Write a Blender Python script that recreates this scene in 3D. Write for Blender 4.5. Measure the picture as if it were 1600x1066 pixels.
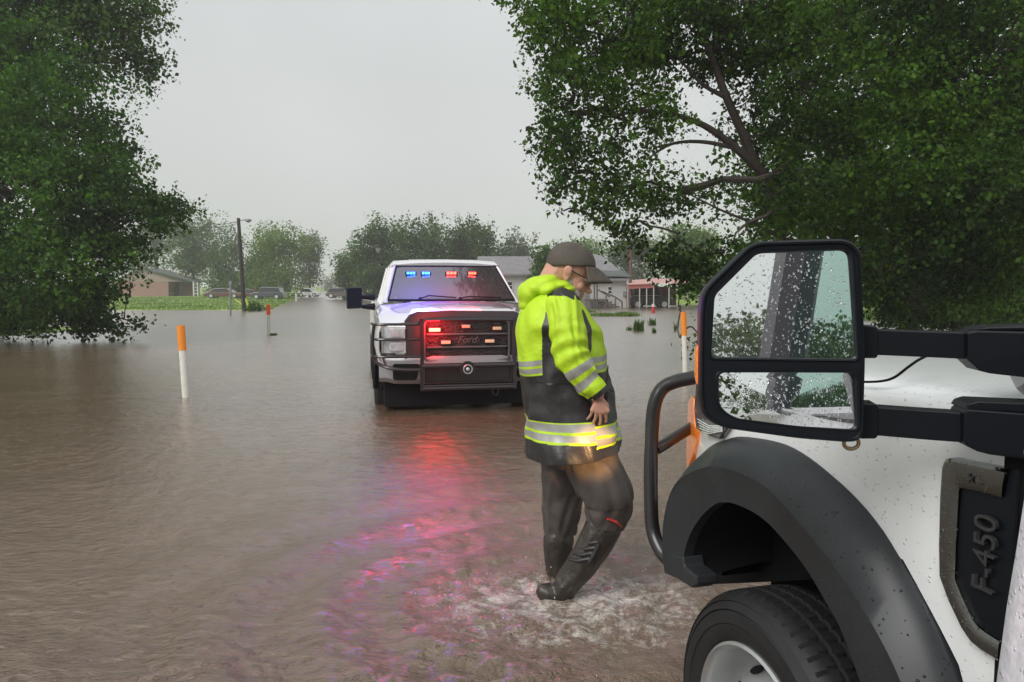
import bpy, bmesh, math, random
import numpy as np
from mathutils import Vector, Matrix
R = math.radians
for o in list(bpy.data.objects): bpy.data.objects.remove(o)
scene = bpy.context.scene
COL = scene.collection
random.seed(7); rng = np.random.default_rng(7)

# ------------------------------------------------------------ camera, sky, sun, exposure
F = 1155.0; CX, CY = 800.0, 533.0; HOR = 450.0; CAMZ = 1.5
PT = math.atan((CY-HOR)/F)
cam = bpy.data.cameras.new('camera'); camo = bpy.data.objects.new('camera', cam); COL.objects.link(camo)
cam.sensor_width = 36; cam.lens = 36*F/1600; cam.clip_start = 0.02; cam.clip_end = 3000
camo.location = (0, 0, CAMZ); camo.rotation_euler = (R(90)-PT, 0, 0)
scene.camera = camo
SUN_EL, SUN_AZ = R(42), R(222)
w = bpy.data.worlds.new('World'); scene.world = w; w.use_nodes = True
nt = w.node_tree; nt.nodes.clear()
N = nt.nodes.new; L = nt.links.new
sky = N('ShaderNodeTexSky'); sky.sky_type = 'NISHITA'; sky.sun_disc = False
sky.sun_elevation = SUN_EL; sky.sun_rotation = SUN_AZ; sky.dust_density = 6; sky.air_density = 1.0
hs = N('ShaderNodeHueSaturation'); hs.inputs['Saturation'].default_value = 0.10
L(sky.outputs[0], hs.inputs['Color'])
mx = N('ShaderNodeMix'); mx.data_type = 'RGBA'; mx.inputs['Factor'].default_value = 0.80
L(hs.outputs[0], mx.inputs[6])
# a cloud deck: soft grey, a little lighter low down, faint mottling
tc = N('ShaderNodeTexCoord'); sp = N('ShaderNodeSeparateXYZ'); L(tc.outputs['Generated'], sp.inputs[0])
rmp = N('ShaderNodeValToRGB'); L(sp.outputs[2], rmp.inputs[0])
e = rmp.color_ramp.elements; e[0].position = 0.0; e[0].color = (6.3, 6.42, 6.34, 1); e[1].position = 0.75; e[1].color = (5.3, 5.7, 5.85, 1)
nz = N('ShaderNodeTexNoise'); nz.inputs['Scale'].default_value = 1.6; nz.inputs['Detail'].default_value = 3
L(tc.outputs['Generated'], nz.inputs['Vector'])
mr = N('ShaderNodeMapRange'); mr.inputs[1].default_value = .3; mr.inputs[2].default_value = .7; mr.inputs[3].default_value = .86; mr.inputs[4].default_value = 1.10
L(nz.outputs[0], mr.inputs[0])
vm = N('ShaderNodeVectorMath'); vm.operation = 'SCALE'; L(rmp.outputs[0], vm.inputs[0]); L(mr.outputs[0], vm.inputs['Scale'])
L(vm.outputs[0], mx.inputs[7])
bg = N('ShaderNodeBackground'); bg.inputs['Strength'].default_value = 0.115
L(mx.outputs[2], bg.inputs[0]); wo = N('ShaderNodeOutputWorld'); L(bg.outputs[0], wo.inputs[0])
sl = bpy.data.lights.new('sun', 'SUN'); sl.energy = 2.2; sl.angle = R(40); sl.color = (1, .97, .93)
so = bpy.data.objects.new('sun', sl); COL.objects.link(so)
so.rotation_euler = (R(90)-SUN_EL, 0, R(180)-SUN_AZ)
vs = scene.view_settings; vs.view_transform = 'Standard'; vs.look = 'None'; vs.exposure = 0.12; vs.gamma = 1
vs.use_curve_mapping = False
scene.cycles.volume_bounces = 2; scene.cycles.max_bounces = 7; scene.cycles.transparent_max_bounces = 8
scene.cycles.sample_clamp_indirect = 40; scene.cycles.use_denoising = True

# ------------------------------------------------------------ pixel -> place
def ray(px, py):
    x = (px-CX)/F; z = -(py-CY)/F
    return Vector((x, math.cos(PT)+z*math.sin(PT), -math.sin(PT)+z*math.cos(PT)))
CAM = Vector((0, 0, CAMZ))
def hit(px, py, p, n):
    d = ray(px, py); n = Vector(n); p = Vector(p)
    return CAM + d*((p-CAM).dot(n)/d.dot(n))
def pY(px, py, Y): return hit(px, py, (0, Y, 0), (0, 1, 0))
def pZ(px, py, z=0): return hit(px, py, (0, 0, z), (0, 0, 1))
AL = R(-15.5)
TA = Vector((math.sin(AL), math.cos(AL), 0)); TN = Vector((math.cos(AL), -math.sin(AL), 0))
def pD(px, py, D): return hit(px, py, TN*D, TN)          # on a plane parallel to the near truck's side
def TW(s, D, z): return TA*s + TN*D + Vector((0, 0, z))   # near truck frame -> world

# ------------------------------------------------------------ materials
def mat(name, col, rough=.6, metal=0, spec=.5, bump=None, var=None, coat=0, emis=None, estr=0, trans=0, ior=None, sub=0):
    m = bpy.data.materials.new(name); m.use_nodes = True; t = m.node_tree
    b = t.nodes['Principled BSDF']
    b.inputs['Base Color'].default_value = (*col, 1); b.inputs['Roughness'].default_value = rough
    b.inputs['Metallic'].default_value = metal; b.inputs['Specular IOR Level'].default_value = spec
    b.inputs['Coat Weight'].default_value = coat; b.inputs['Coat Roughness'].default_value = .05
    b.inputs['Transmission Weight'].default_value = trans
    if ior: b.inputs['IOR'].default_value = ior
    if emis: b.inputs['Emission Color'].default_value = (*emis, 1); b.inputs['Emission Strength'].default_value = estr
    tcn = t.nodes.new('ShaderNodeTexCoord')
    if var:   # var = (scale, amount, detail)
        n = t.nodes.new('ShaderNodeTexNoise'); n.inputs['Scale'].default_value = var[0]; n.inputs['Detail'].default_value = 6
        n.inputs['Roughness'].default_value = .65
        t.links.new(tcn.outputs['Object'], n.inputs['Vector'])
        r = t.nodes.new('ShaderNodeMapRange'); r.inputs[1].default_value = .25; r.inputs[2].default_value = .75
        r.inputs[3].default_value = 1-var[1]; r.inputs[4].default_value = 1+var[1]
        t.links.new(n.outputs[0], r.inputs[0])
        s = t.nodes.new('ShaderNodeVectorMath'); s.operation = 'SCALE'; s.inputs[0].default_value = col
        t.links.new(r.outputs[0], s.inputs['Scale']); t.links.new(s.outputs[0], b.inputs['Base Color'])
    if bump:  # (scale, strength, distance)
        n = t.nodes.new('ShaderNodeTexNoise'); n.inputs['Scale'].default_value = bump[0]; n.inputs['Detail'].default_value = 5
        t.links.new(tcn.outputs['Object'], n.inputs['Vector'])
        bp = t.nodes.new('ShaderNodeBump'); bp.inputs['Strength'].default_value = bump[1]; bp.inputs['Distance'].default_value = bump[2]
        t.links.new(n.outputs[0], bp.inputs['Height']); t.links.new(bp.outputs[0], b.inputs['Normal'])
    return m
def add_drops(m, scale=90, dens=.35, h=.002, strength=1.0):
    """rain beads: a bump of little domes in some cells of a voronoi"""
    t = m.node_tree; b = t.nodes['Principled BSDF']
    tcn = t.nodes.new('ShaderNodeTexCoord')
    v = t.nodes.new('ShaderNodeTexVoronoi'); v.inputs['Scale'].default_value = scale
    t.links.new(tcn.outputs['Object'], v.inputs['Vector'])
    sc = t.nodes.new('ShaderNodeSeparateColor'); t.links.new(v.outputs['Color'], sc.inputs[0])
    r = t.nodes.new('ShaderNodeMath'); r.operation = 'LESS_THAN'; r.inputs[1].default_value = dens
    t.links.new(sc.outputs[0], r.inputs[0])
    rad = t.nodes.new('ShaderNodeMath'); rad.operation = 'MULTIPLY_ADD'; rad.inputs[1].default_value = .28; rad.inputs[2].default_value = .12
    t.links.new(sc.outputs[1], rad.inputs[0])
    dv = t.nodes.new('ShaderNodeMath'); dv.operation = 'DIVIDE'; t.links.new(v.outputs['Distance'], dv.inputs[0]); t.links.new(rad.outputs[0], dv.inputs[1])
    sq = t.nodes.new('ShaderNodeMath'); sq.operation = 'POWER'; sq.inputs[1].default_value = 2; t.links.new(dv.outputs[0], sq.inputs[0])
    om = t.nodes.new('ShaderNodeMath'); om.operation = 'SUBTRACT'; om.inputs[0].default_value = 1; om.use_clamp = True; t.links.new(sq.outputs[0], om.inputs[1])
    mu = t.nodes.new('ShaderNodeMath'); mu.operation = 'MULTIPLY'; t.links.new(om.outputs[0], mu.inputs[0]); t.links.new(r.outputs[0], mu.inputs[1])
    bp = t.nodes.new('ShaderNodeBump'); bp.inputs['Strength'].default_value = strength; bp.inputs['Distance'].default_value = h
    t.links.new(mu.outputs[0], bp.inputs['Height'])
    old = b.inputs['Normal'].links
    if old: t.links.new(old[0].from_socket, bp.inputs['Normal'])
    t.links.new(bp.outputs[0], b.inputs['Normal'])
    return m
M = {}
M['white_paint'] = add_drops(mat('white_paint', (.86, .88, .88), .22, coat=.6, var=(3.5, .07)), 125, .28, .0022)
M['white_paint_far'] = mat('white_paint_far', (.85, .84, .85), .25, coat=.5)
M['black_plastic'] = add_drops(mat('black_plastic', (.022, .025, .028), .42, spec=.45, var=(5, .4), bump=(900, .15, .0005)), 110, .26, .0022)
M['black_housing'] = mat('black_housing', (.005, .007, .010), .42, spec=.2, bump=(900, .2, .0004))
M['black_dull'] = mat('black_dull', (.008, .008, .009), .85, spec=.2)
M['black_metal'] = mat('black_metal', (.015, .013, .014), .3, coat=.3)
M['rubber'] = mat('rubber', (.014, .014, .015), .62, bump=(60, .3, .002), var=(14, .35))
M['steel'] = mat('steel', (.55, .56, .56), .38, metal=.75, var=(12, .15))
M['chrome'] = mat('chrome', (.7, .7, .7), .09, metal=1)
M['chrome_wet'] = add_drops(mat('chrome_wet', (.17, .17, .16), .12, metal=1), 170, .6, .0018)
M['brass'] = mat('brass', (.35, .26, .14), .35, metal=.8)
M['lens'] = mat('lens', (.78, .80, .82), .1, metal=.35, bump=(60, .6, .003), var=(30, .35))
M['lens_dark'] = mat('lens_dark', (.12, .12, .13), .1, metal=.3, coat=.8, bump=(40, .4, .003))
M['amber'] = mat('amber', (.75, .20, .015), .15, coat=.6, emis=(1, .22, .015), estr=.28, var=(60, .6), bump=(70,.6,.004))
M['amber_dull'] = mat('amber_dull', (.75, .5, .33), .3, coat=.4, emis=(1, .5, .25), estr=.12)
M['glass_dark'] = mat('glass_dark', (.015, .017, .02), .03, spec=.6, coat=.5)
M['led_red'] = mat('led_red', (1, .1, .05), .4, emis=(1, .06, .03), estr=22)
M['led_red_mid'] = mat('led_red_mid', (1, .1, .05), .4, emis=(1, .045, .02), estr=10)
M['led_blue'] = mat('led_blue', (.1, .3, 1), .4, emis=(.0, .13, 1), estr=9)

# ------------------------------------------------------------ mesh helpers
def link(ob, parent=None):
    COL.objects.link(ob)
    if parent is not None: ob.parent = parent
    return ob
def mesh_obj(name, verts, faces, mats, parent=None, smooth=False, midx=None, inv=True):
    me = bpy.data.meshes.new(name); me.from_pydata([tuple(v) for v in verts], [], faces)
    for m in (mats if isinstance(mats, (list, tuple)) else [mats]): me.materials.append(m)
    if midx is not None: me.polygons.foreach_set('material_index', midx)
    if smooth: me.polygons.foreach_set('use_smooth', [True]*len(me.polygons))
    me.update()
    return link(bpy.data.objects.new(name, me), parent)
def fast_mesh(name, V, Fa, mats, parent=None, smooth=False, attr=None, link_it=True):
    """V (n,3) array, Fa (m,k) array"""
    me = bpy.data.meshes.new(name); n = len(V); m, k = Fa.shape
    me.vertices.add(n); me.vertices.foreach_set('co', np.asarray(V, np.float32).ravel())
    me.loops.add(m*k); me.loops.foreach_set('vertex_index', Fa.astype(np.int32).ravel())
    me.polygons.add(m); me.polygons.foreach_set('loop_start', np.arange(0, m*k, k, dtype=np.int32))
    if smooth: me.polygons.foreach_set('use_smooth', np.ones(m, bool))
    for mm in (mats if isinstance(mats, (list, tuple)) else [mats]): me.materials.append(mm)
    if attr is not None:
        a = me.attributes.new('tint', 'FLOAT', 'POINT'); a.data.foreach_set('value', np.asarray(attr, np.float32))
    me.update(); me.validate()
    ob = bpy.data.objects.new(name, me)
    if link_it: link(ob, parent)
    return ob
def tag(o, label=None, cat=None, group=None, kind=None):
    if label: o['label'] = label
    if cat: o['category'] = cat
    if group: o['group'] = group
    if kind: o['kind'] = kind
    return o
def empty(name, loc, label=None, cat=None, group=None, rz=0):
    o = bpy.data.objects.new(name, None); COL.objects.link(o); o.location = loc; o.rotation_euler = (0, 0, rz)
    o.empty_display_size = .2
    return tag(o, label, cat, group)
class MB:
    """collects shapes; build() makes one mesh object. xf maps local to parent space"""
    def __init__(s, off=None): s.v = []; s.f = []; s.off = Vector(off) if off is not None else Vector((0, 0, 0))
    def add(s, vs, fs):
        b = len(s.v); s.v += [Vector(v)-s.off for v in vs]; s.f += [[b+i for i in f] for f in fs]
    def box(s, c, sz, rot=None, bev=0):
        bm = bmesh.new(); bmesh.ops.create_cube(bm, size=1)
        for v in bm.verts: v.co = Vector((v.co.x*sz[0], v.co.y*sz[1], v.co.z*sz[2]))
        if bev: bmesh.ops.bevel(bm, geom=list(bm.edges), offset=bev, segments=2, affect='EDGES', profile=.6)
        mt = (rot.to_4x4() if rot else Matrix.Identity(4)); mt = Matrix.Translation(Vector(c)) @ mt
        bm.verts.index_update()
        s.add([mt @ v.co for v in bm.verts], [[v.index for v in f.verts] for f in bm.faces]); bm.free(); return s
    def tube(s, path, r, seg=10, cap=True, closed=False, flat=1.0):
        P = [Vector(p) for p in path]; n = len(P); rr = r if isinstance(r, (list, tuple)) else [r]*n
        vs = []; fs = []; prev = None
        for i, p in enumerate(P):
            if closed: t = P[(i+1) % n]-P[i-1]
            else: t = P[min(i+1, n-1)]-P[max(i-1, 0)]
            t.normalize()
            if prev is None:
                u = t.cross(Vector((0, 0, 1)))
                if u.length < .1: u = t.cross(Vector((0, 1, 0)))
            else: u = prev - t*prev.dot(t)
            u.normalize(); prev = u; q = t.cross(u)
            for k in range(seg):
                a = 2*math.pi*k/seg; vs.append(p+u*(math.cos(a)*rr[i])+q*(math.sin(a)*rr[i]*flat))
        m = n if closed else n-1
        for i in range(m):
            for k in range(seg):
                a = i*seg+k; b = i*seg+(k+1) % seg; j = ((i+1) % n)*seg
                fs.append([a, b, j+(k+1) % seg, j+k])
        if cap and not closed:
            fs.append(list(range(seg))[::-1]); fs.append([(n-1)*seg+k for k in range(seg)])
        s.add(vs, fs); return s
    def prism(s, pts, d):
        """closed polygon pts (3D) extruded by vector d"""
        d = Vector(d); n = len(pts); P = [Vector(p) for p in pts]
        s.add(P+[p+d for p in P], [list(range(n)), [n+i for i in range(n)][::-1]]+[[i, n+i, n+(i+1) % n, (i+1) % n] for i in range(n)]); return s
    def grid(s, rows, closed=False):
        n = len(rows[0]); vs = [v for r in rows for v in r]; fs = []
        for i in range(len(rows)-1):
            for k in range(n if closed else n-1):
                fs.append([i*n+k, i*n+(k+1) % n, (i+1)*n+(k+1) % n, (i+1)*n+k])
        s.add(vs, fs); return s
    def ball(s, c, r, seg=16, rings=10, rot=None):
        c = Vector(c); r = (r, r, r) if not isinstance(r, (tuple, list)) else r; vs = []; fs = []
        for i in range(rings+1):
            th = math.pi*i/rings
            for k in range(seg):
                ph = 2*math.pi*k/seg; v = Vector((r[0]*math.sin(th)*math.cos(ph), r[1]*math.sin(th)*math.sin(ph), r[2]*math.cos(th)))
                vs.append(c+(rot @ v if rot else v))
        for i in range(rings):
            for k in range(seg): fs.append([i*seg+k, (i+1)*seg+k, (i+1)*seg+(k+1) % seg, i*seg+(k+1) % seg])
        s.add(vs, fs); return s
    def build(s, name, mats, parent=None, smooth=False, bevel=0, clean=True, sharp=None):
        ob = mesh_obj(name, s.v, s.f, mats, parent, smooth)
        if clean:
            bm = bmesh.new(); bm.from_mesh(ob.data); bmesh.ops.remove_doubles(bm, verts=bm.verts, dist=1e-5)
            bmesh.ops.recalc_face_normals(bm, faces=bm.faces); bm.to_mesh(ob.data); bm.free()
        if bevel:
            md = ob.modifiers.new('bevel', 'BEVEL'); md.width = bevel; md.segments = 2; md.limit_method = 'ANGLE'; md.angle_limit = R(35)
        if smooth:
            ob.data.set_sharp_from_angle(angle=R(sharp or 40))
        return ob
def spline(pts, n=6, closed=False):
    """catmull-rom through points"""
    P = [Vector(p) for p in pts]; out = []; m = len(P)
    for i in range(m if closed else m-1):
        p0 = P[i-1] if (i > 0 or closed) else P[0]; p1 = P[i]; p2 = P[(i+1) % m]; p3 = P[(i+2) % m] if (closed or i+2 < m) else P[-1]
        for k in range(n):
            t = k/n
            out.append(.5*((2*p1)+(p2-p0)*t+(2*p0-5*p1+4*p2-p3)*t*t+(3*p1-p0-3*p2+p3)*t**3))
    if not closed: out.append(P[-1])
    return out
def round_poly(pts, r, n=4):
    """round the corners of a closed polygon of Vectors"""
    out = []; m = len(pts)
    for i in range(m):
        p = Vector(pts[i]); a = Vector(pts[i-1])-p; b = Vector(pts[(i+1) % m])-p
        ra = min(r, a.length*.45); rb = min(r, b.length*.45)
        A = p+a.normalized()*ra; B = p+b.normalized()*rb
        for k in range(n+1):
            t = k/n; out.append(A*(1-t)**2+p*2*t*(1-t)+B*t*t)
    return out
def text_mesh(txt, size, mname, depth=.003, shear=0, align='CENTER'):
    c = bpy.data.curves.new('t', 'FONT'); c.body = txt; c.size = size; c.extrude = depth; c.align_x = align; c.align_y = 'CENTER'; c.shear = shear
    o = bpy.data.objects.new('t', c); COL.objects.link(o); dg = bpy.context.evaluated_depsgraph_get()
    me = bpy.data.meshes.new_from_object(o.evaluated_get(dg)); bpy.data.objects.remove(o)
    me.materials.clear(); me.materials.append(M[mname]); return me
# ------------------------------------------------------------ the ground and the flood water
def sstep(a, b, x): t = np.clip((x-a)/(b-a), 0, 1); return t*t*(3-2*t)
def ground_z(x, y):
    z = np.full(np.shape(x), -.13, float)
    front = 47.5 + .05*np.abs(x+30) - 3*sstep(-22, -12, x)*0
    lawn = sstep(0, 3, y-front)*sstep(-18.2, -20, x+.26*(y-62))
    z = z + lawn*.18 + sstep(60, 125, y)*sstep(-18, -30, x+.26*(y-62))*.16
    z = z + sstep(62, 80, y)*sstep(2, 12, x+.26*(y-62))*.35          # right-hand yards
    z = z + sstep(29, 34, y)*sstep(15.0, 17.5, x)*.35                # bank under the right-hand trees
    z = z + sstep(19, 24, y)*sstep(-13, -17, x)*(1-sstep(27, 31, y))*.20                  # left bank
    z = z + sstep(260, 420, y)*.8
    z = z + np.maximum(0, np.hypot(x, y)-300)*.004
    return z
gm = bpy.data.materials.new('grass_ground'); gm.use_nodes = True; t = gm.node_tree; b = t.nodes['Principled BSDF']; b.inputs['Roughness'].default_value = .9
tcn = t.nodes.new('ShaderNodeTexCoord'); n1 = t.nodes.new('ShaderNodeTexNoise'); n1.inputs['Scale'].default_value = .35; n1.inputs['Detail'].default_value = 8
t.links.new(tcn.outputs['Object'], n1.inputs['Vector']); cr = t.nodes.new('ShaderNodeValToRGB'); t.links.new(n1.outputs[0], cr.inputs[0])
cr.color_ramp.elements[0].position = .3; cr.color_ramp.elements[0].color = (.09, .14, .03, 1); cr.color_ramp.elements[1].position = .7; cr.color_ramp.elements[1].color = (.34, .46, .10, 1)
t.links.new(cr.outputs[0], b.inputs['Base Color']); M['grass_ground'] = gm
xs = np.concatenate([-np.geomspace(60, 420, 14)[::-1], np.linspace(-58, 58, 117), np.geomspace(60, 420, 14)])
ys = np.concatenate([np.linspace(-120, 0, 9), np.linspace(4, 140, 137), np.geomspace(145, 700, 18)])
X, Y = np.meshgrid(xs, ys); Z = ground_z(X, Y)
V = np.stack([X.ravel(), Y.ravel(), Z.ravel()], 1); nx = len(xs); ny = len(ys)
ii, jj = np.meshgrid(np.arange(ny-1), np.arange(nx-1), indexing='ij'); a = (ii*nx+jj).ravel()
tag(fast_mesh('ground', V, np.stack([a, a+1, a+nx+1, a+nx], 1), gm, smooth=True), kind='structure')

# water: real waves in the mesh near the camera, finer ripples and rain rings in the bump
FOOT = pZ(876, 932); FARF = pZ(872, 900)
def wave(x, y):
    r = np.hypot(x, y); z = np.zeros_like(x); g = np.random.default_rng(3)
    for k in range(70):
        lam = .05*(1.0/.05)**g.random(); th = g.normal(0, .75)+R(100)
        if lam > .45: th = g.normal(0, .3)+R(105)
        ph = g.random()*6.28; kk = 6.283/lam; A = lam*.0085*(.5+g.random())*(1 if lam < .2 else .35)
        fade = np.clip(1-(r-lam*30)/(lam*40), 0, 1)*np.minimum(1, 2.6/r)**1.4
        z += A*fade*np.sin(kk*(x*math.cos(th)+y*math.sin(th))+ph+.8*np.sin(x*1.3+ph)+.6*np.sin(y*.9+2*ph))
    # rings walking out from the wader's legs
    d = np.hypot(x-FOOT.x, y-FOOT.y)+.05*np.sin(3*np.arctan2(y-FOOT.y, x-FOOT.x)+1)
    z += .0150*np.sin(6.283*d/(.26+.07*d))*np.exp(-((d-1.3)/.95)**2)
    d2 = np.hypot(x-FARF.x-.1, y-FARF.y)
    # churned water round the feet
    ch = np.exp(-(np.hypot((x-FOOT.x-.06)*.62, (y-FOOT.y+.12))/.36)**2)
    for k in range(60):
        lam = .03*(8)**g.random(); th = g.random()*6.28; kk = 6.283/lam
        z += ch*lam*.0095*np.sin(kk*(x*math.cos(th)+y*math.sin(th))+g.random()*6.28+1.5*np.sin(x*9+k)+1.5*np.cos(y*11-k))
    # small bow wave where water runs past a post and the truck tyre
    for q in (pZ(290, 622), pZ(420, 522), pZ(1070, 590), TW(1.64, 1.2, 0)):
        dq = np.hypot(x-q.x, y-q.y); z += .004*np.sin(6.283*dq/.16)*np.exp(-dq/.25)
    return z
# fan-shaped grid: rows geometric in distance
ang = np.radians(np.linspace(-62, 62, 900)); rad = np.concatenate([np.geomspace(1.15, 60, 900), np.geomspace(63, 640, 40)])
A, RR = np.meshgrid(ang, rad); X = RR*np.sin(A); Y = RR*np.cos(A)-.0
Z = wave(X, Y)*(RR < 60)
V = np.stack([X.ravel(), Y.ravel(), Z.ravel()], 1); nx = len(ang); ny = len(rad)
ii, jj = np.meshgrid(np.arange(ny-1), np.arange(nx-1), indexing='ij'); a = (ii*nx+jj).ravel()
Fq = np.stack([a, a+1, a+nx+1, a+nx], 1)
wm = bpy.data.materials.new('flood_water'); wm.use_nodes = True; t = wm.node_tree; b = t.nodes['Principled BSDF']; NN = t.nodes.new; LL = t.links.new
b.inputs['Roughness'].default_value = .07; b.inputs['IOR'].default_value = 1.4; b.inputs['Coat Weight'].default_value = 1.0; b.inputs['Coat Roughness'].default_value = .13; b.inputs['Coat IOR'].default_value = 1.55
tcn = NN('ShaderNodeTexCoord')
def noise(scale, det=4, vec=None, rough=.6, dist=0):
    n = NN('ShaderNodeTexNoise'); n.inputs['Scale'].default_value = scale; n.inputs['Detail'].default_value = det; n.inputs['Roughness'].default_value = rough
    n.inputs['Distortion'].default_value = dist
    LL(vec if vec else tcn.outputs['Object'], n.inputs['Vector']); return n.outputs[0]
def mth(op, a, b_=None, c=None, clamp=False):
    n = NN('ShaderNodeMath'); n.operation = op; n.use_clamp = clamp
    for i, q in enumerate((a, b_, c)):
        if q is None: continue
        if isinstance(q, (int, float)): n.inputs[i].default_value = q
        else: LL(q, n.inputs[i])
    return n.outputs[0]
mp = NN('ShaderNodeMapping'); mp.inputs['Scale'].default_value = (.75, 1.35, 1); LL(tcn.outputs['Object'], mp.inputs['Vector'])
ripple = mth('ADD', mth('MULTIPLY', noise(5, 2, mp.outputs[0], .5, .5), .55), mth('MULTIPLY', noise(14, 5, mp.outputs[0], .72, .3), 1.0))
def rings(scale, seed):
    mp2 = NN('ShaderNodeMapping'); mp2.inputs['Location'].default_value = (seed, seed*.7, 0); LL(tcn.outputs['Object'], mp2.inputs['Vector'])
    v = NN('ShaderNodeTexVoronoi'); v.voronoi_dimensions = '2D'; v.inputs['Scale'].default_value = scale; LL(mp2.outputs[0], v.inputs['Vector'])
    sc = NN('ShaderNodeSeparateColor'); LL(v.outputs['Color'], sc.inputs[0])
    rr = mth('MULTIPLY_ADD', sc.outputs[0], .42, .03)
    dd = mth('SUBTRACT', v.outputs['Distance'], rr)
    g = mth('POWER', 2.718, mth('MULTIPLY', mth('MULTIPLY', dd, dd), -260.0))
    return mth('MULTIPLY', mth('GREATER_THAN', sc.outputs[1], .62), mth('MULTIPLY', mth('MULTIPLY', g, mth('COSINE', mth('MULTIPLY', dd, 75.0))), mth('SUBTRACT', 1.0, sc.outputs[0])))
hgt = ripple
bp = NN('ShaderNodeBump'); bp.inputs['Strength'].default_value = 1.0; bp.inputs['Distance'].default_value = .060; LL(hgt, bp.inputs['Height'])
vr = NN('ShaderNodeVectorMath'); vr.operation = 'LENGTH'; LL(tcn.outputs['Object'], vr.inputs[0])
LL(mth('POWER', mth('DIVIDE', 2.4, vr.outputs['Value'], clamp=True), 1.5), bp.inputs['Strength'])
bp2 = NN('ShaderNodeBump'); bp2.inputs['Strength'].default_value = 1; bp2.inputs['Distance'].default_value = .0085; LL(mth('ADD', mth('MULTIPLY', mth('ADD', rings(7.5, 3.1), rings(13, 8.7)), .22), mth('MULTIPLY', noise(6.5, 3, None, .6, .6), 2.2)), bp2.inputs['Height']); LL(bp.outputs[0], bp2.inputs['Normal'])
LL(bp2.outputs[0], b.inputs['Normal'])
bp3 = NN('ShaderNodeBump'); bp3.inputs['Distance'].default_value = .026; LL(mth('POWER', mth('DIVIDE', 3.0, vr.outputs['Value'], clamp=True), 1.2), bp3.inputs['Strength'])
LL(mth('ADD', mth('ADD', mth('MULTIPLY', noise(22, 4, mp.outputs[0], .7, .4), .8), mth('MULTIPLY', noise(9, 2, mp.outputs[0], .5, .4), .7)), mth('MULTIPLY', mth('ADD', rings(7.5, 3.1), rings(13, 8.7)), .10)), bp3.inputs['Height']); LL(bp2.outputs[0], bp3.inputs['Normal']); LL(bp3.outputs[0], b.inputs['Coat Normal'])
mr4 = NN('ShaderNodeMapRange'); mr4.inputs[1].default_value = 4; mr4.inputs[2].default_value = 24; mr4.inputs[3].default_value = .14; mr4.inputs[4].default_value = .30; LL(vr.outputs['Value'], mr4.inputs[0]); LL(mr4.outputs[0], b.inputs['Coat Roughness'])
# silt colour, and foam where it is churned
cr = NN('ShaderNodeValToRGB'); LL(noise(.5, 5), cr.inputs[0])
cr.color_ramp.elements[0].position = .3; cr.color_ramp.elements[0].color = (.135, .084, .053, 1); cr.color_ramp.elements[1].position = .75; cr.color_ramp.elements[1].color = (.21, .142, .096, 1)
vd = NN('ShaderNodeVectorMath'); vd.operation = 'SUBTRACT'; LL(tcn.outputs['Object'], vd.inputs[0]); vd.inputs[1].default_value = (FOOT.x+.10, FOOT.y-.12, 0)
vs_ = NN('ShaderNodeVectorMath'); vs_.operation = 'MULTIPLY'; LL(vd.outputs[0], vs_.inputs[0]); vs_.inputs[1].default_value = (.62, 1, 0)
vl = NN('ShaderNodeVectorMath'); vl.operation = 'LENGTH'; LL(vs_.outputs[0], vl.inputs[0])
zone = mth('SUBTRACT', 1.0, mth('DIVIDE', vl.outputs['Value'], .54), clamp=True)
fo = mth('MULTIPLY', mth('SUBTRACT', mth('ADD', mth('ADD', mth('MULTIPLY', noise(6, 8, None, .75, 1.0), .65), mth('MULTIPLY', noise(34, 6, None, .75, .3), .35)), mth('MULTIPLY', zone, .10)), .52), 6.0, clamp=True)
foam = mth('MULTIPLY', fo, mth('MULTIPLY', zone, 2.6, clamp=True), clamp=True)
foam = mth('MULTIPLY', foam, .9)
mxc = NN('ShaderNodeMix'); mxc.data_type = 'RGBA'; LL(foam, mxc.inputs['Factor']); LL(cr.outputs[0], mxc.inputs[6]); mxc.inputs[7].default_value = (.74, .70, .66, 1)
LL(mxc.outputs[2], b.inputs['Base Color'])
LL(mth('MULTIPLY_ADD', foam, .4, .24), b.inputs['Roughness']); LL(mth('SUBTRACT', 1.0, mth('MULTIPLY', foam, .8)), b.inputs['Coat Weight'])
M['water'] = wm
# one sheet: fan in front, plain sector behind the camera
Vb = []; Fb = []; base = len(V)
back = np.radians(np.linspace(62, 298, 60)); rb = [1.15, 4, 15, 60, 120]
Vb = np.array([(r_*math.sin(q), r_*math.cos(q), 0) for r_ in rb for q in back])
fb = []
for i in range(len(rb)-1):
    for k in range(59): fb.append([base+i*60+k, base+i*60+k+1, base+(i+1)*60+k+1, base+(i+1)*60+k])
Fq = np.concatenate([Fq, np.array(fb)]); V = np.concatenate([V, Vb])
cidx = len(V); V = np.concatenate([V, [[0, 0, 0]]])
ring = [i for i in range(nx)]+[base+k for k in range(60)]
fc = [[cidx, ring[i], ring[i+1], ring[i+1]] for i in range(0)]
wo_ = fast_mesh('water', V, Fq, wm, smooth=True)
bm = bmesh.new(); bm.from_mesh(wo_.data); bm.verts.ensure_lookup_table(); c = bm.verts[cidx]
for i in range(len(ring)-1): 
    try: bm.faces.new((c, bm.verts[ring[i]], bm.verts[ring[i+1]])).smooth = True
    except ValueError: pass
bmesh.ops.recalc_face_normals(bm, faces=bm.faces); bm.to_mesh(wo_.data); bm.free()
if wo_.data.polygons[0].normal.z < 0: wo_.data.flip_normals()
tag(wo_, kind='structure')
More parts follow.
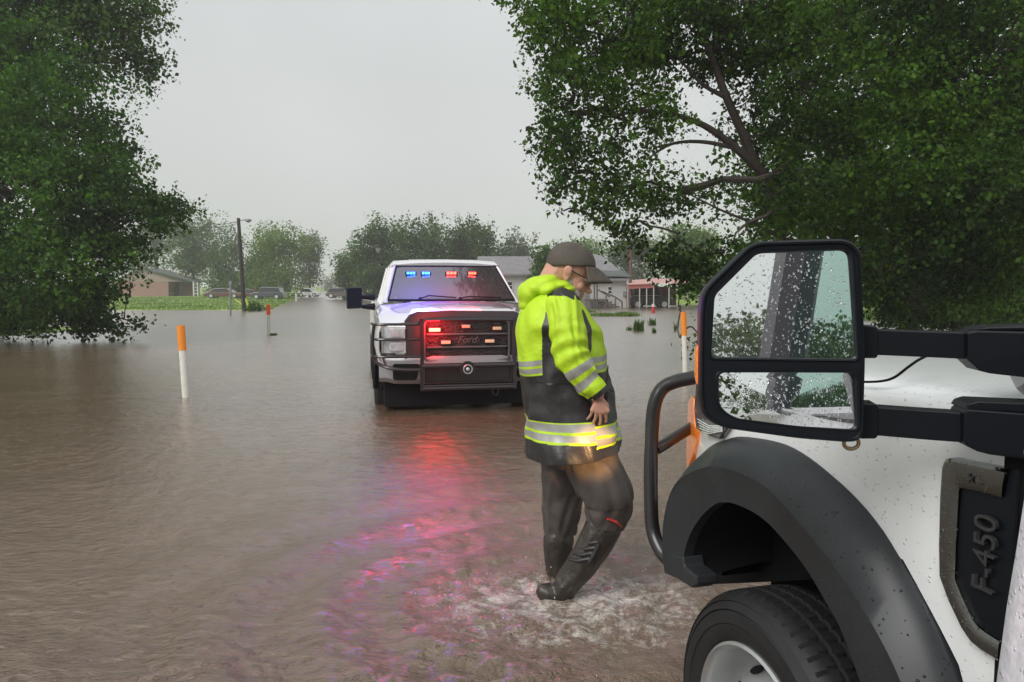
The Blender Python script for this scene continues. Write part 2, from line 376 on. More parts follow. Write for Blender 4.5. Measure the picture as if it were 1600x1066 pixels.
# spray thrown up by the stepping foot: loose drops above the water
dv = MB(FOOT)
for k in range(80):
    a_ = random.random()*6.28; rr_ = .08+abs(random.gauss(0, .25)); h_ = .01+random.random()**2*.10*math.exp(-rr_)
    r0 = .001+random.random()*.002
    dv.ball((FOOT.x+.05+rr_*math.cos(a_)*1.2, FOOT.y+rr_*math.sin(a_), h_), (r0, r0, r0*1.4), 6, 4)
M['drop'] = mat('drop', (.75, .72, .68), .1)
sp_ = dv.build('splash', M['drop'], smooth=True, clean=False); sp_.location = FOOT
tag(sp_, 'drops of muddy water thrown up round the wading man\'s boots', 'splash', kind='stuff')

# ------------------------------------------------------------ trees
def leaf_mat(name, dark, light, tr=.42):
    m = bpy.data.materials.new(name); m.use_nodes = True; t = m.node_tree; t.nodes.clear(); n = t.nodes.new; l = t.links.new
    o = n('ShaderNodeOutputMaterial'); pr = n('ShaderNodeBsdfPrincipled'); pr.inputs['Roughness'].default_value = .5; pr.inputs['Specular IOR Level'].default_value = .2
    tl = n('ShaderNodeBsdfTranslucent'); ms = n('ShaderNodeMixShader'); ms.inputs[0].default_value = tr
    at = n('ShaderNodeAttribute'); at.attribute_name = 'tint'
    r = n('ShaderNodeValToRGB'); r.color_ramp.elements[0].color = (*dark, 1); r.color_ramp.elements[1].color = (*light, 1)
    l(at.outputs['Fac'], r.inputs[0]); l(r.outputs[0], pr.inputs['Base Color'])
    sc = n('ShaderNodeVectorMath'); sc.operation = 'MULTIPLY'; sc.inputs[1].default_value = (1.3, 1.5, .6); l(r.outputs[0], sc.inputs[0]); l(sc.outputs[0], tl.inputs['Color'])
    l(pr.outputs[0], ms.inputs[1]); l(tl.outputs[0], ms.inputs[2]); l(ms.outputs[0], o.inputs[0]); return m
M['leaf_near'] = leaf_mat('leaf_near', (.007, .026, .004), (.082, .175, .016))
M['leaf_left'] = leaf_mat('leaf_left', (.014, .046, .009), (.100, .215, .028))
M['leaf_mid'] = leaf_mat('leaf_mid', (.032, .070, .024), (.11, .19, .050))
M['leaf_hazed'] = leaf_mat('leaf_hazed', (.045, .062, .040), (.11, .14, .075))  # paler, greyer leaves: haze is mixed into the colour
M['leaf_bright'] = leaf_mat('leaf_bright', (.07, .13, .03), (.20, .28, .08))
M['bark'] = mat('bark', (.045, .036, .028), .85, var=(6, .4), bump=(30, .6, .02))
def crown(name, sprays, leaf, per, mt, parent, off, droop=.5, spread=1.0, g=None):
    """sprays: (n,3) spray origins, each a twig set with `per` leaves. Leaves are folded rhombs."""
    g = g or rng; n = len(sprays); c = np.repeat(sprays, per, 0); N_ = len(c)
    td = g.normal(size=(n, 3)); td[:, 2] -= droop; td /= np.linalg.norm(td, axis=1)[:, None]
    td = np.repeat(td, per, 0); s = np.tile(np.linspace(0, 1, per), n)[:, None]
    L_ = leaf*per*.22*spread
    p = c+td*s*L_+g.normal(size=(N_, 3))*leaf*.9*spread
    ax = td*.5+g.normal(size=(N_, 3))*.7; ax[:, 2] -= .35; ax /= np.linalg.norm(ax, axis=1)[:, None]
    nn = g.normal(size=(N_, 3)); nn[:, 2] += .9; sd = np.cross(ax, nn); sd /= np.linalg.norm(sd, axis=1)[:, None]; up = np.cross(sd, ax)
    ls = (leaf*(.5+1.0*g.random(N_)**1.5))[:, None]
    v0 = p; v2 = p+ax*ls; mid = p+ax*ls*.45; v1 = mid+sd*ls*.36+up*ls*.10; v3 = mid-sd*ls*.36+up*ls*.10
    V = np.stack([v0, v1, v2, v3], 1).reshape(-1, 3)-np.array(off); b_ = np.arange(N_)[:, None]*4
    Fa = np.concatenate([b_+[0, 1, 2], b_+[0, 2, 3]], 1).reshape(-1, 3)
    # leaf age: patches of young bright leaves
    ps = sprays*1.0; h = .5+.25*np.sin(ps[:, 0]*1.3+1.7*np.sin(ps[:, 2]*1.1))+.25*np.sin(ps[:, 1]*1.7+ps[:, 2]*.9)
    tv = np.clip(np.repeat(h*.75+g.normal(size=n)*.2+.05, per)+g.normal(size=N_)*.1, 0, 1)
    return fast_mesh(name, V, Fa, mt, parent, attr=np.repeat(tv, 4))
def in_blobs(blobs, n, g=None, shell=.55):
    g = g or rng; vol = np.array([b_[3]*b_[4]*b_[5] for b_ in blobs])**.75; pk = g.choice(len(blobs), n, p=vol/vol.sum())
    B = np.array(blobs)[pk]; d = g.normal(size=(n, 3)); d /= np.linalg.norm(d, axis=1)[:, None]
    # lumpy radius, points biased to the shell
    lump = 1+.22*np.sin(d[:, 0]*5+B[:, 0]*3)+.18*np.sin(d[:, 2]*6+B[:, 1]*2)+.12*g.normal(size=n)
    rr = (shell+(1-shell)*g.random(n)**.6)*lump
    return B[:, :3]+d*B[:, 3:6]*rr[:, None]
def limb(mb, a, b_, r0, r1, n=7, wob=.12, sag=0):
    a = Vector(a); b_ = Vector(b_); Ln = (b_-a).length; pts = []; rs = []
    for i in range(n+1):
        t_ = i/n; p = a.lerp(b_, t_)+Vector((random.gauss(0, 1), random.gauss(0, 1), random.gauss(0, .6)))*Ln*wob*.25*math.sin(math.pi*t_)
        p.z += sag*math.sin(math.pi*t_); pts.append(p); rs.append(r0+(r1-r0)*t_)
    mb.tube(pts, rs, 7 if r0 > .05 else 4, cap=False); return pts
def tree(name, label, base, top, blobs, nspray, leaf, per, lm, tr=.25, cat='tree', group=None, twigs=60, droop=.5, spread=1.0, limbs=None, shell=.55, clip=None, gaps=0):
    base = Vector(base); top = Vector(top); root = empty(name, base, label, cat, group)
    S = in_blobs(blobs, nspray, shell=shell)
    if clip is not None: S = S[clip(S)]
    if gaps:
        q = S*gaps; nz_ = np.sin(q[:, 0]+1.9*np.sin(q[:, 2]*.8))+np.sin(q[:, 1]*1.1+1.3*np.sin(q[:, 0]*.9))+np.sin(q[:, 2]*1.25+1.7*np.sin(q[:, 1]*.7)); S = S[nz_ > -1.0+.35*rng.normal(size=len(S))]
    S = S[S[:, 2] > .12]
    crown('crown', S, leaf, per, M[lm], root, base, droop, spread)
    mb = MB(base); tp = limb(mb, base-Vector((0, 0, .3)), top, tr, tr*.45, 10, .08)
    joints = list(tp[3:])
    for b_ in blobs:
        c_ = Vector(b_[:3]); j = min(joints, key=lambda q: (q-c_).length+max(0, q.z-c_.z)*2)
        rb_ = min(b_[3], b_[5]); pp = limb(mb, j, c_, min(max(tr*.42, .03), .018+.055*rb_), min(tr*.12, .01+.02*rb_), 7, .2, .15); joints += pp[2:]
    if limbs:
        for pl, r0, r1 in limbs:
            q = spline(pl, 5); m_ = len(q); mb.tube(q, [r0+(r1-r0)*i/(m_-1) for i in range(m_)], 8, cap=False); joints += q[::2]
    J = np.array([tuple(q) for q in joints])
    for k in rng.choice(len(S), min(twigs, len(S)), replace=False):
        p = S[k]; j = J[np.argmin(np.linalg.norm(J-p, axis=1))]
        limb(mb, j, p, max(tr*.07, .008), .004, 4, .25)
    mb.build('trunk', M['bark'], root, smooth=True, clean=False)
    return root
def PB(lst):
    """(px, py, depth, rx_px, rz_px, ry_m) -> world ellipsoids at that distance"""
    out = []
    for px, py, Y_, rx, rz, ry in lst:
        p = pY(px, py, Y_); out.append((p.x, p.y, p.z, rx*Y_/F, ry, rz*Y_/F))
    return out
# big dark tree at the left edge of the water
LB = PB([(60, 190, 21, 120, 90, 2.2), (-60, 120, 22, 150, 150, 3), (110, 240, 20.5, 95, 80, 2.0), (20, 300, 20, 130, 110, 2.5), (150, 330, 20, 90, 70, 1.8), (195, 300, 20.5, 50, 42, 1.2),
         (185, 372, 20.5, 46, 36, 1.2), (100, 400, 19.5, 90, 70, 2), (10, 430, 19.5, 150, 75, 2.4), (245, 330, 21, 40, 26, .8), (285, 318, 21, 26, 9, .5), (-120, 330, 21, 160, 200, 3), (60, 480, 20.2, 100, 35, 1.6), (115, 470, 20.2, 45, 26, 1.0), (160, 505, 20.6, 38, 18, .7), (-40, 490, 20, 120, 40, 2), (140, 450, 20.6, 30, 22, .8), (205, 505, 20.6, 24, 7, .4)])
tree('broadleaf_tree', 'dense dark green tree leaning over the flood at the left edge', pZ(-30, 522), pY(-20, 60, 22.5), LB, 9000, .115, 16, 'leaf_left', .3, twigs=500, droop=.4, gaps=2.6)
LB2 = PB([(40, 60, 24, 130, 90, 2.5), (150, 30, 24, 80, 60, 1.8), (195, 70, 24, 52, 42, 1.2), (225, 20, 24, 30, 35, 1), (90, -60, 24, 160, 90, 3), (-60, 0, 25, 120, 120, 3), (228, 100, 24, 24, 20, .7), (130, 105, 24, 40, 25, 1)])
tree('broadleaf_tree', 'tall open topped tree rising behind the dense tree at the left edge', pZ(-70, 512), pY(-10, -120, 25), LB2, 3000, .13, 14, 'leaf_mid', .3, twigs=400, droop=.2, shell=.3)
# the big right-hand tree with drooping sprays
TB = PB([(880, 40, 13, 75, 45, 1.1), (840, -20, 13, 70, 40, 1), (900, 130, 13, 70, 50, 1.1), (880, 210, 13, 58, 45, 1), (960, 60, 13.5, 90, 70, 1.4), (980, 190, 13.5, 90, 70, 1.3), (900, 270, 13, 48, 45, .8),
         (960, 300, 13, 62, 42, .9), (1050, 60, 14, 110, 90, 1.6), (1060, 300, 13.5, 60, 30, .9), (1170, 40, 14, 120, 100, 1.8), (1010, -90, 14, 200, 90, 2.2), (1250, 130, 14, 110, 120, 1.8), (1290, 280, 14, 110, 90, 1.8),
         (1210, 330, 13.5, 85, 38, 1), (1390, 90, 15, 130, 140, 2), (1400, 270, 14, 120, 110, 1.8), (1530, 120, 14, 130, 150, 2), (1540, 300, 13, 110, 120, 1.6), (1650, 200, 14, 130, 200, 2), (1450, -90, 15, 300, 110, 3),
         (1130, 395, 13, 50, 30, .6), (1075, 425, 13, 32, 36, .5), (1060, 478, 13, 16, 26, .25), (1100, 455, 13, 38, 24, .4), (1000, 345, 13, 40, 18, .4), (855, 300, 13, 20, 18, .3), (1400, 380, 14, 120, 60, 1.4), (1550, 410, 13.5, 100, 60, 1.2), (960, 372, 13, 22, 8, .2),
         (1430, 470, 14, 70, 42, 1.0), (1375, 450, 13.5, 35, 40, .6), (935, 352, 13, 30, 13, .3), (1035, 398, 13, 34, 20, .4), (985, 378, 13, 24, 10, .3), (880, 330, 13, 24, 16, .3), (1062, 528, 12.6, 8, 6, .1), (1090, 520, 12.6, 5, 20, .1)])
def hole(S):
    # the open patches of sky inside this crown, between its limbs
    P = S-np.array([0, 0, CAMZ]); qx = CX+F*P[:, 0]/P[:, 1]; qy = HOR-F*P[:, 2]/P[:, 1]; keep = np.ones(len(S), bool)
    for hx, hy, ha, hb, pr in ((1090, 165, 45, 26, .85), (1150, 160, 20, 50, .8), (1120, 330, 60, 22, .75), (1010, 235, 40, 22, .55), (1165, 262, 26, 18, .6), (905, 170, 30, 12, .5), (975, 120, 30, 14, .5), (1060, 120, 20, 20, .5)):
        keep &= ~((((qx-hx)/ha)**2+((qy-hy)/hb)**2 < 1) & (rng.random(len(S)) < pr))
    return keep
lim = [([pY(1400, 470, 14.5), pY(1290, 350, 14.2), pY(1195, 277, 14), pY(1159, 205, 13.8), pY(1134, 149, 13.6), pY(1113, 92, 13.6), pY(1080, 10, 13.5)], .12, .05),
       ([pY(1205, 285, 14), pY(1149, 231, 13.7), pY(1087, 190, 13.4), pY(1011, 174, 13.2), pY(940, 185, 13)], .09, .02),
       ([pY(1150, 232, 13.7), pY(1100, 222, 13.5), pY(1050, 225, 13.3), pY(1010, 250, 13.2)], .045, .015),
       ([pY(1130, 150, 13.6), pY(1095, 130, 13.5), pY(1060, 90, 13.4)], .05, .015),
       ([pY(1240, 380, 13.8), pY(1180, 350, 13.6), pY(1130, 330, 13.4), pY(1070, 300, 13.2)], .04, .012),
       ([pY(1430, 400, 15), pY(1467, 250, 15), pY(1467, 100, 15), pY(1460, -60, 15)], .22, .14),
       ([pY(1467, 150, 15), pY(1530, 60, 15), pY(1580, -40, 15)], .12, .07)]
tree('broadleaf_tree', 'huge dark green tree with drooping limbs over the truck mirror', pZ(1440, 560)+Vector((.6, 1.5, 0)), pY(1455, 100, 15), TB, 15500, .085, 15, 'leaf_near', .22, twigs=1300, droop=.7, limbs=lim, clip=hole, gaps=3.4)
UB = PB([(1400, 430, 25, 60, 50, 1.5), (1480, 440, 25, 90, 60, 2), (1580, 440, 24, 90, 65, 2), (1440, 480, 25, 55, 28, 1.5), (1540, 490, 24, 90, 28, 1.5), (1660, 440, 24, 90, 80, 2), (1500, 380, 27, 150, 60, 2)])
tree('shrub_thicket', 'dark undergrowth tree at the water edge behind the mirror arms', pZ(1500, 512), pY(1500, 400, 25), UB, 4200, .12, 14, 'leaf_near', .16, twigs=200, cat='tree')
WB = PB([(1450, 200, 30, 260, 180, 3), (1300, 330, 30, 90, 90, 2), (1580, 330, 30, 120, 120, 2.5), (1240, 300, 31, 60, 60, 1.5)])
tree('broadleaf_tree', 'dark tree filling the gaps behind the huge drooping tree', pZ(1620, 500)+Vector((2, 3, 0)), pY(1480, 150, 31), WB, 4200, .2, 12, 'leaf_near', .3, twigs=150)
# distant trees
def far_tree(label, px, Y_, base_y, h_px, w_px, lm='leaf_hazed', n=650, leaf=.30, group='trees beyond the flooded street', name='broadleaf_tree', shell=.35, seed=None):
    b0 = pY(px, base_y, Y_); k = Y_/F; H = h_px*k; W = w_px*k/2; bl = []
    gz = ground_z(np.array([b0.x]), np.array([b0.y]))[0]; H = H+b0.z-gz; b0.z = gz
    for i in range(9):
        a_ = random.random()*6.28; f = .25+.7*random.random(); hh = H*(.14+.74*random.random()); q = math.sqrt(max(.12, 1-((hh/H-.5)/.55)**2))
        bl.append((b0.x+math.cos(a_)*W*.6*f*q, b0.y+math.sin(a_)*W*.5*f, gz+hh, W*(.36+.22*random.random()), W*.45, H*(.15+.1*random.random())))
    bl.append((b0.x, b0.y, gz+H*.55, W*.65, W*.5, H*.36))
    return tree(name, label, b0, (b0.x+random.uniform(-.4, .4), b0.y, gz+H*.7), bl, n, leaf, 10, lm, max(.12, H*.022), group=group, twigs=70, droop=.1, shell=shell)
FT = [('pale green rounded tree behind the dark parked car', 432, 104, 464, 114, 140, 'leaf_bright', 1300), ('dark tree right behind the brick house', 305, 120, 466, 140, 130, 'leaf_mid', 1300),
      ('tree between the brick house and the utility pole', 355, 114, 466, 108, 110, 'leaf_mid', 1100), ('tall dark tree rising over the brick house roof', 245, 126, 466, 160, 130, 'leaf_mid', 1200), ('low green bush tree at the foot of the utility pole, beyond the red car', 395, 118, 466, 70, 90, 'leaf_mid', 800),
      ('thin topped tree left of the far road gap', 484, 122, 463, 104, 66, 'leaf_hazed', 600), ('dark small tree right of the far road gap', 548, 98, 464, 84, 76, 'leaf_mid', 900),
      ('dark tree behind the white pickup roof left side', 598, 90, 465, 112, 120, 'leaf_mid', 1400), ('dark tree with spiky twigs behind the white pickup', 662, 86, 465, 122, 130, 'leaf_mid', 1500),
      ('dark tree behind the white pickup roof right side', 735, 90, 465, 124, 116, 'leaf_mid', 1400), ('pale leafy tree over the grey shed roof', 815, 112, 462, 100, 120, 'leaf_hazed', 1000),
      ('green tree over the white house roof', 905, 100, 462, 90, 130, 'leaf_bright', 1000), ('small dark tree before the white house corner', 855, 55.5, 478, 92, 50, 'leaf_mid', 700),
      ('yellow green tree behind the red carport', 1075, 74, 470, 118, 130, 'leaf_bright', 1400), ('pale tree behind the white house right side', 990, 105, 462, 88, 120, 'leaf_hazed', 900),
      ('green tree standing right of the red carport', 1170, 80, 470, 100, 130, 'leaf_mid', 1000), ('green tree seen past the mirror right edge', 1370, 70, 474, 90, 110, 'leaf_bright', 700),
      ('faint tree in the distance beyond the road gap', 515, 230, 452, 22, 60, 'leaf_hazed', 300)]
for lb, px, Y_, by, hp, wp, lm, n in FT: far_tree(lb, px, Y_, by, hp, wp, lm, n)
for i, (x, y, H, W, lb) in enumerate([(-5.5, -10, 7, 5.5, 'dark tree behind the near truck, seen in its lower mirror'), (4, -42, 5, 9, 'tree behind the near truck, reflected low in its upper mirror'), (15, -40, 5.5, 9, 'tree behind the near truck, reflected at the mirror edge')]):
    bl = [(x+math.cos(q*2.4)*W*.5, y+math.sin(q*2.4)*W*.4, H*(.3+.07*q), W*.42, W*.42, H*.17) for q in range(8)]
    tree('broadleaf_tree', lb, (x, y, -.13), (x, y, H*.8), bl, 900, .26, 10, 'leaf_hazed', .2, twigs=60)
# ------------------------------------------------------------ the near truck (right edge)
ORG = TW(1.64, 1.2, 0)
nt_ = empty('utility_truck', ORG, 'white truck nose cropped by the right edge, with black fender flare and open door', 'truck')
def T(): return MB(ORG)
def res(pts, n):
    P = spline(pts, 8); d = [0]
    for i in range(1, len(P)): d.append(d[-1]+(P[i]-P[i-1]).length)
    out = []; j = 0
    for k in range(n):
        q = d[-1]*k/(n-1)
        while j < len(d)-2 and d[j+1] < q: j += 1
        t_ = (q-d[j])/max(1e-9, d[j+1]-d[j]); out.append(P[j].lerp(P[j+1], min(1, t_)))
    return out
cre = [(1040, 896), (1036, 868), (1037, 823), (1044, 785), (1057, 757), (1085, 739), (1127, 732), (1193, 761), (1251, 823), (1309, 896), (1368, 989), (1412, 1080), (1448, 1190), (1470, 1290)]
top = [(1060, 880), (1056, 830), (1062, 775), (1081, 730), (1108, 699), (1135, 687), (1162, 683), (1232, 699), (1309, 757), (1368, 823), (1414, 900), (1457, 982), (1492, 1066), (1530, 1170), (1552, 1290)]
inn = [(1068, 908), (1067, 881), (1074, 845), (1090, 815), (1108, 795), (1127, 785), (1155, 790), (1197, 815), (1251, 877), (1290, 940), (1313, 982), (1344, 1066), (1378, 1170), (1400, 1290)]
K = 60
ct = res([pD(*p, 1.118) for p in top], K); cc = res([pD(*p, 1.05) for p in cre], K); ci = res([pD(*p, 1.062) for p in inn], K)
rows = [[q+TN*.03 for q in ct], ct, [a.lerp(b, .35)-TN*.012 for a, b in zip(ct, cc)], [a.lerp(b, .93)-TN*.006 for a, b in zip(ct, cc)], cc, [a.lerp(b, .1) for a, b in zip(cc, ci)], [a.lerp(b, .9) for a, b in zip(cc, ci)], ci, [q+TN*.03 for q in ci]]
T().grid(rows).build('wheel_flare', M['black_plastic'], nt_, smooth=True, sharp=50)
# wheel well: liner behind the flare opening, closed inboard, its bottom edge above the water
mb = T(); inb = 1.66
low = pD(1130, 908, 1.62).z
li = [q for q in ci if q.z > low-.02]
rows = [[q+TN*.028 for q in li], [q+TN*.25+Vector((0, 0, .03)) for q in li], [q+TN*(inb-1.062)+Vector((0, 0, .03)) for q in li]]
mb.grid(rows)
back = rows[-1]; mb.grid([back, [Vector((q.x, q.y, low)) for q in back]])
mb.prism([TW(.93, 1.5, low), TW(2.12, 1.5, low), TW(2.12, 1.5, 1.15), TW(.93, 1.5, 1.15)], TN*.6)
mb.prism([TW(2.0, 1.24, .60), TW(2.1, 1.24, .60), TW(2.1, 1.24, 1.1), TW(2.0, 1.24, 1.1)], TN*.5)
mb.prism([pD(*p, 1.37) for p in ((1075, 720), (1330, 720), (1330, 900), (1230, 908), (1140, 912), (1096, 914), (1082, 905))], TN*.3)
mb.build('wheel_liner', M['black_dull'], nt_, smooth=False)
# flare's front foot
mb = T(); mb.prism([pD(*p, 1.055) for p in ((1038, 890), (1036, 862), (1066, 870), (1068, 885), (1087, 900), (1088, 914), (1080, 919), (1062, 908), (1042, 896))], TN*.07)
mb.build('flare_foot', M['black_plastic'], nt_, bevel=.006)
# fender and hood
S_of = lambda v: v.dot(TA)
fl = [(S_of(q), q.z) for q in ct]
def zb(s):
    c_ = [z for (ss, z) in fl if abs(ss-s) < .03]
    return max(c_)-.022 if c_ else (.33 if s < 1.3 else .78)
def Dx(s): return 1.13+.55*max(0, s-1.72)**2
ss = np.linspace(.955, 2.2, 64)
prof = [(0, 0), (.004, .010), (.014, .020), (.034, .030), (.065, .038), (.11, .044), (.18, .050), (.35, .058), (.65, .064), (1.0, .066)]
rows = []
for t_ in np.linspace(0, 1, 14):
    rows.append([TW(s, Dx(s)-.006*math.sin(math.pi*t_), zb(s)*(1-t_)+(1.272-.03*max(0, s-1.75))*t_) for s in ss])
for d_, h_ in prof[1:]:
    rows.append([TW(s, Dx(s)+d_, 1.272+h_-.03*max(0, s-1.75)-.9*max(0, s-2.05)**2) for s in ss])
mb = T(); mb.grid(rows)
mb.build('fender', M['white_paint'], nt_, smooth=True, sharp=60)
mb = T(); mb.tube(spline([pD(1346, 597, 1.130), pD(1375, 596, 1.132), pD(1397, 590, 1.139), pD(1420, 573, 1.155), pD(1440, 560, 1.175), pD(1470, 548, 1.22)], 5), .0028, 6)
mb.build('hood_shut_line', M['black_dull'], nt_, smooth=True)
# nose: bumper corner, headlamp, turn lamp
hl = [(1088, 590), (1104, 585), (1150, 600), (1140, 664), (1122, 687), (1104, 680), (1087, 671), (1084, 640)]
def cornerhit(px, py, off=0.0):
    s = 2.0
    for _ in range(12):
        p = pD(px, py, Dx(s)-off); s = .5*s+.5*S_of(p)
    return pD(px, py, Dx(s)-off)
mb = T(); mb.prism([cornerhit(*p, .022) for p in hl], TN*.10)
hd = mb.build('headlight', M['lens_dark'], nt_, bevel=.006)
mb = T()
for k in range(5): mb.tube([cornerhit(1090+k*1.5, 655+k*5, .026), cornerhit(1108, 666+k*3, .026), cornerhit(1128, 672+k*2-6, .026)], .0022, 5)
mb.build('lens_rib', M['lens'], hd, smooth=True)
am = [(1075, 628), (1079, 619), (1083, 623), (1084, 650), (1085, 666), (1091, 674), (1089, 692), (1083, 708), (1077, 722), (1073, 734), (1072, 700)]
mb = T(); mb.prism([cornerhit(*p, .012) for p in am], TN*.06)
mb.build('turn_signal', M['amber'], nt_, bevel=.004)
mb = T(); mb.prism([TW(2.19, 1.27, .72), TW(2.30, 1.42, .72), TW(2.33, 1.9, .72), TW(2.33, 1.9, 1.15), TW(2.25, 1.4, 1.15), TW(2.19, 1.27, 1.1)][:3]+[TW(2.33, 1.9, 1.2), TW(2.27, 1.42, 1.2), TW(2.19, 1.27, 1.15)], TN*.05+TA*-.05)
mb.build('bumper', M['black_plastic'], nt_)
# brush guard
gp = [(1112, 583, 2.38), (1085, 590, 2.42), (1057, 596, 2.46), (1036, 606, 2.48), (1024, 628, 2.48), (1019, 665, 2.48), (1017, 720, 2.46), (1017, 780, 2.44), (1020, 828, 2.42), (1032, 860, 2.38), (1047, 877, 2.34), (1066, 884, 2.3)]
mb = T(); mb.tube(spline([pY(*p) for p in gp], 5), .0235, 14, flat=1)
mb.tube([pY(1026, 702, 2.47), pY(1076, 671, 2.52), pY(1100, 655, 2.6)], .019, 12)
mb.build('brush_guard', M['black_metal'], nt_, smooth=True)
# wheel
def lathe(mb, prof, c, seg=96, rad_fn=None):
    rows = []
    for k in range(seg):
        a_ = 2*math.pi*k/seg; u = TA*math.cos(a_)+Vector((0, 0, math.sin(a_)))
        rows.append([c+u*(r_+(rad_fn(a_, r_, d_) if rad_fn else 0))+TN*d_ for r_, d_ in prof])
    rows.append(rows[0]); mb.grid(rows); return mb
WC = TW(1.643, 1.112, .28)
tp = [(.262, .22), (.30, .238), (.36, .235), (.385, .222), (.396, .2), (.398, .178), (.386, .174), (.386, .166), (.399, .162), (.399, .134), (.387, .130), (.387, .122), (.399, .118), (.399, .090), (.387, .086), (.387, .078), (.399, .074),
      (.398, .050), (.393, .032), (.386, .020), (.374, .006), (.372, .010), (.352, -.004), (.349, .001), (.345, -.006), (.315, -.008), (.312, -.004), (.29, -.004), (.272, .004), (.262, .016)]
def tread(a_, r_, d_):
    if r_ > .39:
        ph = (a_*66/(2*math.pi)+(.5 if d_ > .1 else 0)+d_*3) % 1
        return -.007 if ph < .16 else 0
    return 0
wt = T(); lathe(wt, tp, WC, 396, tread)
tyre = wt.build('tyre', M['rubber'], nt_, smooth=True, sharp=25)
rp = [(.262, .20), (.266, .012), (.266, .002), (.258, -.003), (.252, .004), (.246, .024), (.240, .09), (.228, .112), (.210, .112), (.196, .095), (.168, .052), (.148, .034), (.125, .030), (.092, .030), (.088, -.012), (.078, -.03), (.045, -.036), (.001, -.038)]
wr = T(); lathe(wr, rp, WC, 96); rim = wr.build('rim', M['steel'], nt_, smooth=True, sharp=50)
for k in range(8):
    mb = T(); a_ = 2*math.pi*(k+.42)/8; u = TA*math.cos(a_)+Vector((0, 0, math.sin(a_))); tt = -TA*math.sin(a_)+Vector((0, 0, math.cos(a_)))
    c_ = WC+u*.184+TN*.0715; sl_ = (u*.032+TN*.049).normalized(); nn = (u*.83-TN*.55).normalized()
    mb.prism([c_+sl_*math.cos(q)*.017+tt*math.sin(q)*.028-nn*0.0 for q in np.linspace(0, 2*math.pi, 17)[:-1]], (TN*-.85+u*.5).normalized()*.003)
    mb.build('hand_hole', M['black_dull'], rim)
for k in range(10):
    mb = T(); a_ = 2*math.pi*k/10; c_ = WC+(TA*math.cos(a_)+Vector((0, 0, math.sin(a_))))*.108+TN*.018
    mb.tube([c_+TN*.014, c_-TN*.012], .012, 6); mb.build('lug_nut', M['steel'], rim)
# vent badge on the fender
DB = 1.112
outer = [(1574, 733), (1530, 724), (1488, 715.5), (1478, 717), (1472, 730), (1468.5, 780), (1467, 850), (1468, 899), (1482, 938), (1503, 982), (1518, 1004), (1535, 1018), (1562, 1034)]
innr = [(1565, 777), (1535, 769), (1504, 762.5), (1500, 762), (1498, 766), (1496, 800), (1493, 860), (1491.5, 906), (1503, 934), (1520, 970), (1528, 980), (1540, 989), (1562, 1003)]
A_ = [pD(*p, DB) for p in outer]; B_ = [pD(*p, DB) for p in innr]
mid = [a.lerp(b, .5)-TN*.004 for a, b in zip(A_, B_)]; m1 = [a.lerp(b, .12)-TN*.004 for a, b in zip(A_, B_)]; m2 = [a.lerp(b, .88)-TN*.002 for a, b in zip(A_, B_)]
mb = T(); mb.grid([[a+TN*.03 for a in A_], A_, m1, mid, m2, B_, [b+TN*.03 for b in B_]])
mb.prism([A_[0], m1[0], mid[0], m2[0], B_[0]], TN*.02)
vb = mb.build('vent_badge', M['chrome_wet'], nt_, smooth=True, sharp=30)
mb = T(); pan = [pD(*p, DB+.006) for p in innr[::1]]+[pD(*p, DB+.006) for p in ((1578, 1010), (1582, 870), (1590, 735), (1572, 733))]
mb.prism(pan, TN*.006); mb.build('vent_panel', M['black_housing'], vb)
M['badge_letters'] = mat('badge_letters', (.07, .07, .075), .25, metal=.6)
M['badge_small'] = mat('badge_small', (.06, .06, .06), .35, metal=.5)
def place_text(me, name, c_, ux, uy, parent):
    o = bpy.data.objects.new(name, me); COL.objects.link(o); o.parent = parent
    uz = ux.cross(uy); m_ = Matrix((ux, uy, uz)).transposed().to_4x4(); m_.translation = c_-ORG; o.matrix_local = m_; return o
place_text(text_mesh('F-450', .060, 'badge_letters', .004), 'lettering', pD(1541, 866, DB-.002), Vector((0, 0, 1)), TA, vb)
place_text(text_mesh('XL', .021, 'badge_small', .002), 'lettering', pD(1522, 750, DB-.0055), -TA, Vector((0, 0, 1)), vb)
# dark jamb behind the seam, then the open door
mb = T(); mb.prism([TW(.955, 1.12, .2), TW(.955, 1.12, 1.27), TW(.90, 1.16, 1.27), TW(.90, 1.16, .2)], TN*.5)
mb.build('door_jamb', M['black_dull'], nt_)
E0 = [(1600, 672), (1597, 700), (1592, 760), (1578, 850), (1563, 940), (1546, 1066), (1538, 1180), (1540, 1300)]
H_ = [pY(px, py, 1.02) for px, py in E0]
ddir = Vector((-.17, -.985, 0)).normalized(); dn = Vector((ddir.y, -ddir.x, 0))  # outward (left)
if dn.x > 0: dn = -dn
rows = []
for t_ in (0, .02, .05, .2, .5, .8, 1.0):
    rows.append([p+ddir*t_*1.05+dn*(.02*math.sin(math.pi*min(1, t_*1.0))-(.012 if t_ == 0 else 0)) for p in H_])
M['white_door'] = add_drops(mat('white_door', (.88, .86, .92), .35, coat=.4, var=(45, .22), bump=(50, .8, .003)), 95, .5, .0025)
mb = T(); mb.grid([[p-dn*.06 for p in H_]]+rows+[[p+ddir*1.05-dn*.06 for p in H_]])
